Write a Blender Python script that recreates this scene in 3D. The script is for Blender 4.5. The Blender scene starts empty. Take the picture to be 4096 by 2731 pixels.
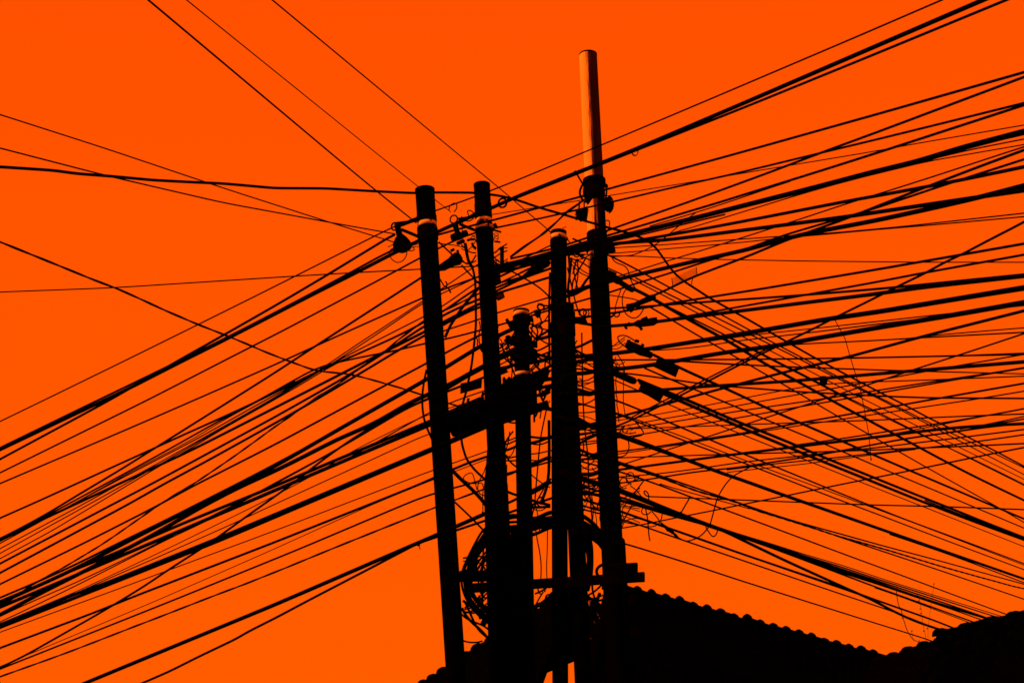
import bpy, math, random
from mathutils import Vector
random.seed(7)
R = math.radians
SC = bpy.context.scene
COL = SC.collection

# ------------------------------------------------------------------ camera
F = 50.0 / 36.0 * 4096.0            # focal length in pixels of the 4096 x 2731 picture
CX, CY = 2048.0, 1365.5
PITCH, ROLL = R(20.0), R(-3.45)
CAM = Vector((0.0, 0.0, 1.6))
FWD = Vector((0, math.cos(PITCH), math.sin(PITCH)))
U0 = Vector((0, -math.sin(PITCH), math.cos(PITCH)))
R0 = Vector((1, 0, 0))
RIGHT = R0 * math.cos(ROLL) + U0 * math.sin(ROLL)
UP = -R0 * math.sin(ROLL) + U0 * math.cos(ROLL)
cd = bpy.data.cameras.new("camera"); cam = bpy.data.objects.new("camera", cd); COL.objects.link(cam)
from mathutils import Matrix
M = Matrix(((RIGHT.x, UP.x, -FWD.x, CAM.x), (RIGHT.y, UP.y, -FWD.y, CAM.y), (RIGHT.z, UP.z, -FWD.z, CAM.z), (0, 0, 0, 1)))
cam.matrix_world = M
cd.sensor_width = 36.0; cd.sensor_fit = 'HORIZONTAL'; cd.lens = 50.0
cd.clip_start = 0.1; cd.clip_end = 5000
SC.camera = cam

# ------------------------------------------------------------------ sky
SUN_DIR = Vector((-1.0, -0.32, 0.55)).normalized()     # towards the sun
world = bpy.data.worlds.new("World"); SC.world = world; world.use_nodes = True
nt = world.node_tree; nt.nodes.clear()
wo = nt.nodes.new("ShaderNodeOutputWorld"); bg = nt.nodes.new("ShaderNodeBackground")
tc = nt.nodes.new("ShaderNodeTexCoord"); sx = nt.nodes.new("ShaderNodeSeparateXYZ")
cr = nt.nodes.new("ShaderNodeValToRGB")
nt.links.new(tc.outputs["Generated"], sx.inputs[0]); nt.links.new(sx.outputs["Z"], cr.inputs[0])
cr.color_ramp.elements[0].position = 0.0; cr.color_ramp.elements[0].color = (1.0, 0.115, 0.0, 1)
cr.color_ramp.elements[1].position = 0.75; cr.color_ramp.elements[1].color = (1.0, 0.068, 0.0, 1)
nt.links.new(cr.outputs[0], bg.inputs[0]); bg.inputs[1].default_value = 1.0
nt.links.new(bg.outputs[0], wo.inputs[0])

# ------------------------------------------------------------------ sun
sl = bpy.data.lights.new("sun", 'SUN'); so = bpy.data.objects.new("sun", sl); COL.objects.link(so)
sl.energy = 5.0; sl.angle = R(0.5); sl.color = (1.0, 0.19, 0.012)
so.rotation_euler = (-SUN_DIR).to_track_quat('-Z', 'Y').to_euler(); so.location = (-20, 0, 30)
SC.view_settings.view_transform = 'Standard'; SC.view_settings.look = 'None'
SC.view_settings.exposure = 0.0; SC.view_settings.gamma = 1.0; SC.view_settings.use_curve_mapping = False

# ------------------------------------------------------------------ materials
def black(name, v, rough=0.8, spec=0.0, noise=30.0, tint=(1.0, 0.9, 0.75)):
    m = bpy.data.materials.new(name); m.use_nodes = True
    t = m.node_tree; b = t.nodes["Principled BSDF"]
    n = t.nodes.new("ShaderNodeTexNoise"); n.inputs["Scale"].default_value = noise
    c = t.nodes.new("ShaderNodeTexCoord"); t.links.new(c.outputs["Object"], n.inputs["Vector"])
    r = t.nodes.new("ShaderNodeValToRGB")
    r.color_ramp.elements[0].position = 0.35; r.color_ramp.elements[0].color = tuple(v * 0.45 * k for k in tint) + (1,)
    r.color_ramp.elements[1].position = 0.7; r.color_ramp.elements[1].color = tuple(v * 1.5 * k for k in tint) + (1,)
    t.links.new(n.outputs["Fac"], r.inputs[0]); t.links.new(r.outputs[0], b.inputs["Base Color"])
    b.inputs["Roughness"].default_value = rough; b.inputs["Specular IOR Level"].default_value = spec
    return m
CABLE = black("black cable rubber", 0.0016)
IRON = black("blackened iron", 0.0022, noise=60)
CONC = black("tarred concrete pole", 0.0008, noise=9)
BOXM = black("black plastic housing", 0.0015)
TAGM = black("dark sheet plate", 0.0035, noise=40)
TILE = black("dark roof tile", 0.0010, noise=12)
GROUND = black("dark asphalt", 0.010, noise=3)
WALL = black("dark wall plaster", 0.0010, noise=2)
TWIG = black("dry twig", 0.010)

def pale(name, hi, lo, scale, cut=0.52, stretch=1.0):
    m = bpy.data.materials.new(name); m.use_nodes = True
    t = m.node_tree; b = t.nodes["Principled BSDF"]
    c = t.nodes.new("ShaderNodeTexCoord"); mp = t.nodes.new("ShaderNodeMapping"); mp.inputs["Scale"].default_value = (1, 1, stretch)
    t.links.new(c.outputs["Object"], mp.inputs[0])
    n = t.nodes.new("ShaderNodeTexNoise"); n.inputs["Scale"].default_value = scale; n.inputs["Detail"].default_value = 6
    t.links.new(mp.outputs[0], n.inputs["Vector"])
    r = t.nodes.new("ShaderNodeValToRGB")
    r.color_ramp.elements[0].position = cut; r.color_ramp.elements[0].color = hi + (1,)
    r.color_ramp.elements[1].position = cut + 0.1; r.color_ramp.elements[1].color = lo + (1,)
    t.links.new(n.outputs["Fac"], r.inputs[0]); t.links.new(r.outputs[0], b.inputs["Base Color"])
    b.inputs["Roughness"].default_value = 0.85; b.inputs["Specular IOR Level"].default_value = 0.0
    return m
BAND = pale("worn bright strap", (0.75, 0.62, 0.5), (0.02, 0.015, 0.01), 16, 0.54)
MORTAR = pale("pale lime mortar", (0.70, 0.55, 0.40), (0.03, 0.02, 0.015), 9, 0.52)

LICHEN = pale("dark tile with pale lichen", (0.001, 0.0008, 0.0006), (0.42, 0.30, 0.20), 5.5, 0.63)
def tall_pole_mat():
    # whitewashed upper pole with mould streaks, its shaded side painted dark, tarred lower part
    m = bpy.data.materials.new("weathered pale pole with painted shade"); m.use_nodes = True
    t = m.node_tree; b = t.nodes["Principled BSDF"]; L = t.links.new
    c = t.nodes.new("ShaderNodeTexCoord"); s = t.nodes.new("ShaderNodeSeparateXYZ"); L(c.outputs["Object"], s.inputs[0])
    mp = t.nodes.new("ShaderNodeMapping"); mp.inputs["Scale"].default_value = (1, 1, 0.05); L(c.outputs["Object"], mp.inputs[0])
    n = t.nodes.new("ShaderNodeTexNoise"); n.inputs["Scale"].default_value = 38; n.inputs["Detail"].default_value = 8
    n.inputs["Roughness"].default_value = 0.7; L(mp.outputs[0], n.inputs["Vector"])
    def math_(op, a, b_=None, v=None):
        q = t.nodes.new("ShaderNodeMath"); q.operation = op
        if isinstance(a, float): q.inputs[0].default_value = a
        else: L(a, q.inputs[0])
        if v is not None: q.inputs[1].default_value = v
        elif b_ is not None: L(b_, q.inputs[1])
        return q.outputs[0]
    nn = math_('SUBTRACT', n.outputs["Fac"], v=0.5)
    side = math_('MULTIPLY', s.outputs["X"], v=7.0)            # shade away from the sun, put into the colour
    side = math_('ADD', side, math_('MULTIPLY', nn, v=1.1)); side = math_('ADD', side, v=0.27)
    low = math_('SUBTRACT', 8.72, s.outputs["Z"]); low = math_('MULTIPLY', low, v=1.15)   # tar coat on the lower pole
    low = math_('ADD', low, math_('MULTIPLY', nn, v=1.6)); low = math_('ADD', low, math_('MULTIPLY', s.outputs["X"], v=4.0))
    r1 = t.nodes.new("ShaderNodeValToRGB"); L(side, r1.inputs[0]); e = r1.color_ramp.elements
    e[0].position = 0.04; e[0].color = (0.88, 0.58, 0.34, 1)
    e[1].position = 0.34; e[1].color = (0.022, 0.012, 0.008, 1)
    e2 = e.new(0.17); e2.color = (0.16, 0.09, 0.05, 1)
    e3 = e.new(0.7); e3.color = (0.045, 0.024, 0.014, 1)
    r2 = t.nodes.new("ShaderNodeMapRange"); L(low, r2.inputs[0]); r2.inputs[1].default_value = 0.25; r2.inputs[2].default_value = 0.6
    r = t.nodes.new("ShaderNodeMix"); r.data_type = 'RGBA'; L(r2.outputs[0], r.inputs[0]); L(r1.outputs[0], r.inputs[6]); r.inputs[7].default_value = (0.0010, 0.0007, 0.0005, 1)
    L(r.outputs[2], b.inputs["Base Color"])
    b.inputs["Roughness"].default_value = 0.85; b.inputs["Specular IOR Level"].default_value = 0.0
    bp = t.nodes.new("ShaderNodeBump"); bp.inputs["Strength"].default_value = 0.35; bp.inputs["Distance"].default_value = 0.01
    L(n.outputs["Fac"], bp.inputs["Height"]); L(bp.outputs[0], b.inputs["Normal"])
    return m
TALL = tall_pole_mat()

def sheet_mat():
    m = bpy.data.materials.new("smoky red plastic film"); m.use_nodes = True
    t = m.node_tree; t.nodes.clear()
    o = t.nodes.new("ShaderNodeOutputMaterial"); mx = t.nodes.new("ShaderNodeMixShader")
    tr = t.nodes.new("ShaderNodeBsdfTransparent"); tr.inputs[0].default_value = (1.0, 0.95, 1.0, 1)
    df = t.nodes.new("ShaderNodeBsdfDiffuse"); df.inputs[0].default_value = (0.20, 0.12, 0.08, 1)
    n = t.nodes.new("ShaderNodeTexNoise"); n.inputs["Scale"].default_value = 14; n.inputs["Detail"].default_value = 5
    c = t.nodes.new("ShaderNodeTexCoord"); t.links.new(c.outputs["Object"], n.inputs["Vector"])
    r = t.nodes.new("ShaderNodeMapRange"); r.inputs[1].default_value = 0.3; r.inputs[2].default_value = 0.7
    r.inputs[3].default_value = 0.10; r.inputs[4].default_value = 0.26
    t.links.new(n.outputs["Fac"], r.inputs[0]); t.links.new(r.outputs[0], mx.inputs[0])
    t.links.new(tr.outputs[0], mx.inputs[1]); t.links.new(df.outputs[0], mx.inputs[2]); t.links.new(mx.outputs[0], o.inputs[0])
    return m
SHEET = sheet_mat()

# ------------------------------------------------------------------ helpers
def P(px, py, d):
    return CAM + (RIGHT * ((px - CX) / F) + UP * (-(py - CY) / F) + FWD) * d
def PY(px, py, y):
    v = RIGHT * ((px - CX) / F) + UP * (-(py - CY) / F) + FWD
    return CAM + v * (y / v.y)
def depth_of(p):
    return (p - CAM).dot(FWD)

class MB:
    def __init__(s): s.v = []; s.f = []
    def add(s, v, f):
        o = len(s.v); s.v += v; s.f += [tuple(i + o for i in q) for q in f]
    def tube(s, pts, rad, n=6, cap=True):
        k = len(pts)
        if not isinstance(rad, (list, tuple)): rad = [rad] * k
        v = []; f = []; prev = None
        for i in range(k):
            a = pts[max(i - 1, 0)]; b = pts[min(i + 1, k - 1)]
            t = (b - a)
            if t.length < 1e-9: t = Vector((0, 0, 1))
            t.normalize()
            if prev is None:
                h = Vector((0, 0, 1)) if abs(t.z) < 0.9 else Vector((1, 0, 0))
                x = t.cross(h).normalized()
            else:
                x = (prev - t * prev.dot(t))
                x = x.normalized() if x.length > 1e-6 else t.cross(Vector((0, 0, 1))).normalized()
            prev = x; y = t.cross(x)
            for j in range(n):
                an = 2 * math.pi * j / n
                v.append(pts[i] + (x * math.cos(an) + y * math.sin(an)) * rad[i])
        for i in range(k - 1):
            for j in range(n):
                f.append((i * n + j, i * n + (j + 1) % n, (i + 1) * n + (j + 1) % n, (i + 1) * n + j))
        if cap:
            f.append(tuple(range(n - 1, -1, -1))); f.append(tuple((k - 1) * n + j for j in range(n)))
        s.add(v, f)
    def lathe(s, a, b, prof, n=14):
        pts = [a.lerp(b, t) for t, r in prof]; s.tube(pts, [r for t, r in prof], n)
    def prism(s, poly, d, thick, bevel=0.0):
        """outline in picture pixels at distance d, given real thickness"""
        q = [P(x, y, d) for x, y in poly]; n = len(q)
        c = sum(q, Vector()) / n
        off = FWD * (thick / 2)
        if bevel > 0:
            ins = [p + (c - p).normalized() * bevel for p in q]
            rings = [[p - off for p in ins], [p - off * (1 - bevel / thick * 2) if False else p - off + FWD * bevel for p in q],
                     [p + off - FWD * bevel for p in q], [p + off for p in ins]]
        else:
            rings = [[p - off for p in q], [p + off for p in q]]
        v = [p for r in rings for p in r]; f = []
        for k in range(len(rings) - 1):
            for i in range(n):
                f.append((k * n + i, k * n + (i + 1) % n, (k + 1) * n + (i + 1) % n, (k + 1) * n + i))
        f.append(tuple(range(n - 1, -1, -1))); f.append(tuple((len(rings) - 1) * n + i for i in range(n)))
        s.add(v, f)
    def box(s, c, ax, ay, az):
        v = [c + ax * i + ay * j + az * k for i in (-1, 1) for j in (-1, 1) for k in (-1, 1)]
        s.add(v, [(0, 1, 3, 2), (4, 6, 7, 5), (0, 4, 5, 1), (2, 3, 7, 6), (0, 2, 6, 4), (1, 5, 7, 3)])
    def build(s, name, mat, parent=None, smooth=True, origin=None):
        me = bpy.data.meshes.new(name)
        o0 = parent_origin(parent) if parent is not None else (origin if origin is not None else (s.v[0].copy() if s.v else Vector()))
        me.from_pydata([tuple(p - o0) for p in s.v], [], s.f)
        me.materials.append(mat)
        if smooth:
            for p in me.polygons: p.use_smooth = len(p.vertices) == 4
        me.update()
        o = bpy.data.objects.new(name, me); COL.objects.link(o)
        if parent is not None: o.parent = parent
        else: o.location = o0
        return o
ORG = {}
def parent_origin(p):
    o = Vector(p.location)
    while p.parent is not None:
        p = p.parent; o = o + Vector(p.location)
    return o
def empty(name, loc):
    o = bpy.data.objects.new(name, None); COL.objects.link(o); o.location = loc; o.empty_display_size = 0.1
    return o
def tag(o, label, cat, group=None):
    o["label"] = label; o["category"] = cat
    if group: o["group"] = group
    return o
def rpx(w, d): return 0.5 * w * d / F

def smooth_path(pts, sig, step=None):
    """even resampling and light smoothing of a traced line, ends kept"""
    L = [0.0]
    for a, b in zip(pts, pts[1:]): L.append(L[-1] + math.hypot(b[0] - a[0], b[1] - a[1]))
    tot = L[-1]; st = step or max(4.0, min(22.0, sig * 0.6)); n = max(2, int(tot / st) + 1)
    def at(s):
        if s <= 0:
            a, b = pts[0], pts[1]; l = L[1] or 1.0; return (a[0] + (b[0] - a[0]) * s / l, a[1] + (b[1] - a[1]) * s / l)
        if s >= tot:
            a, b = pts[-2], pts[-1]; l = (L[-1] - L[-2]) or 1.0; k = (s - L[-2]) / l
            return (a[0] + (b[0] - a[0]) * k, a[1] + (b[1] - a[1]) * k)
        i = 0
        while L[i + 1] < s: i += 1
        k = (s - L[i]) / ((L[i + 1] - L[i]) or 1.0); a, b = pts[i], pts[i + 1]
        return (a[0] + (b[0] - a[0]) * k, a[1] + (b[1] - a[1]) * k)
    out = []
    m = 7
    for i in range(n + 1):
        s = tot * i / n
        e = min(s, tot - s); sg = min(sig, e * 0.5 + 0.01)
        ax = ay = aw = 0.0
        for j in range(-m, m + 1):
            u = j / m * 2.2; w = math.exp(-0.5 * u * u); q = at(s + u * sg)
            ax += q[0] * w; ay += q[1] * w; aw += w
        out.append((ax / aw, ay / aw))
    # thin straight runs
    res = [out[0]]
    for i in range(1, len(out) - 1):
        a = res[-1]; b = out[i]; c = out[i + 1]
        d = math.hypot(b[0] - a[0], b[1] - a[1])
        cr_ = abs((b[0] - a[0]) * (c[1] - b[1]) - (b[1] - a[1]) * (c[0] - b[0])) / (math.hypot(c[0] - b[0], c[1] - b[1]) or 1)
        if d > 90 or cr_ > 0.25: res.append(b)
    res.append(out[-1])
    return res

# ------------------------------------------------------------------ ground
g = MB(); g.add([Vector((-1500, -1500, 0)), Vector((1500, -1500, 0)), Vector((1500, 1500, 0)), Vector((-1500, 1500, 0))], [(0, 1, 2, 3)])
go = g.build("ground", GROUND, smooth=False, origin=Vector((0, 0, 0))); go["kind"] = "structure"

# ------------------------------------------------------------------ overhead wires
# Each line: thickness, run, smoothing, options | traced points (pixels of the 4096 x 2731 picture).
# The run gives the distance from the camera along the wire: they hang between the pole group
# (about 15 m away) and supports to the left, to the right and near, or down at the houses.
RUNS = {
 'A': [(-800, 17.2), (0, 16.5), (1700, 15.0), (2400, 14.8), (4096, 11.0), (4900, 9.6)],
 'D': [(-800, 17.2), (0, 16.5), (1700, 15.0), (2400, 14.8), (4096, 24.0), (4900, 31.0)],
 'H': [(-800, 17.2), (0, 16.5), (1700, 15.0), (2400, 14.8), (4096, 13.6), (4900, 13.0)],
 'N': [(-800, 10.5), (0, 11.8), (1700, 14.9), (2400, 14.9), (4096, 24.0), (4900, 31.0)],
 'T': [(200, 8.5), (600, 9.5), (1700, 14.9), (2300, 15.0)],
}
def run_depth(kind, x):
    k = RUNS[kind]
    if x <= k[0][0]: return k[0][1]
    for (a, da), (b, db) in zip(k, k[1:]):
        if x <= b:
            t = (x - a) / (b - a); return 1.0 / ((1 - t) / da + t / db)
    return k[-1][1]
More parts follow.
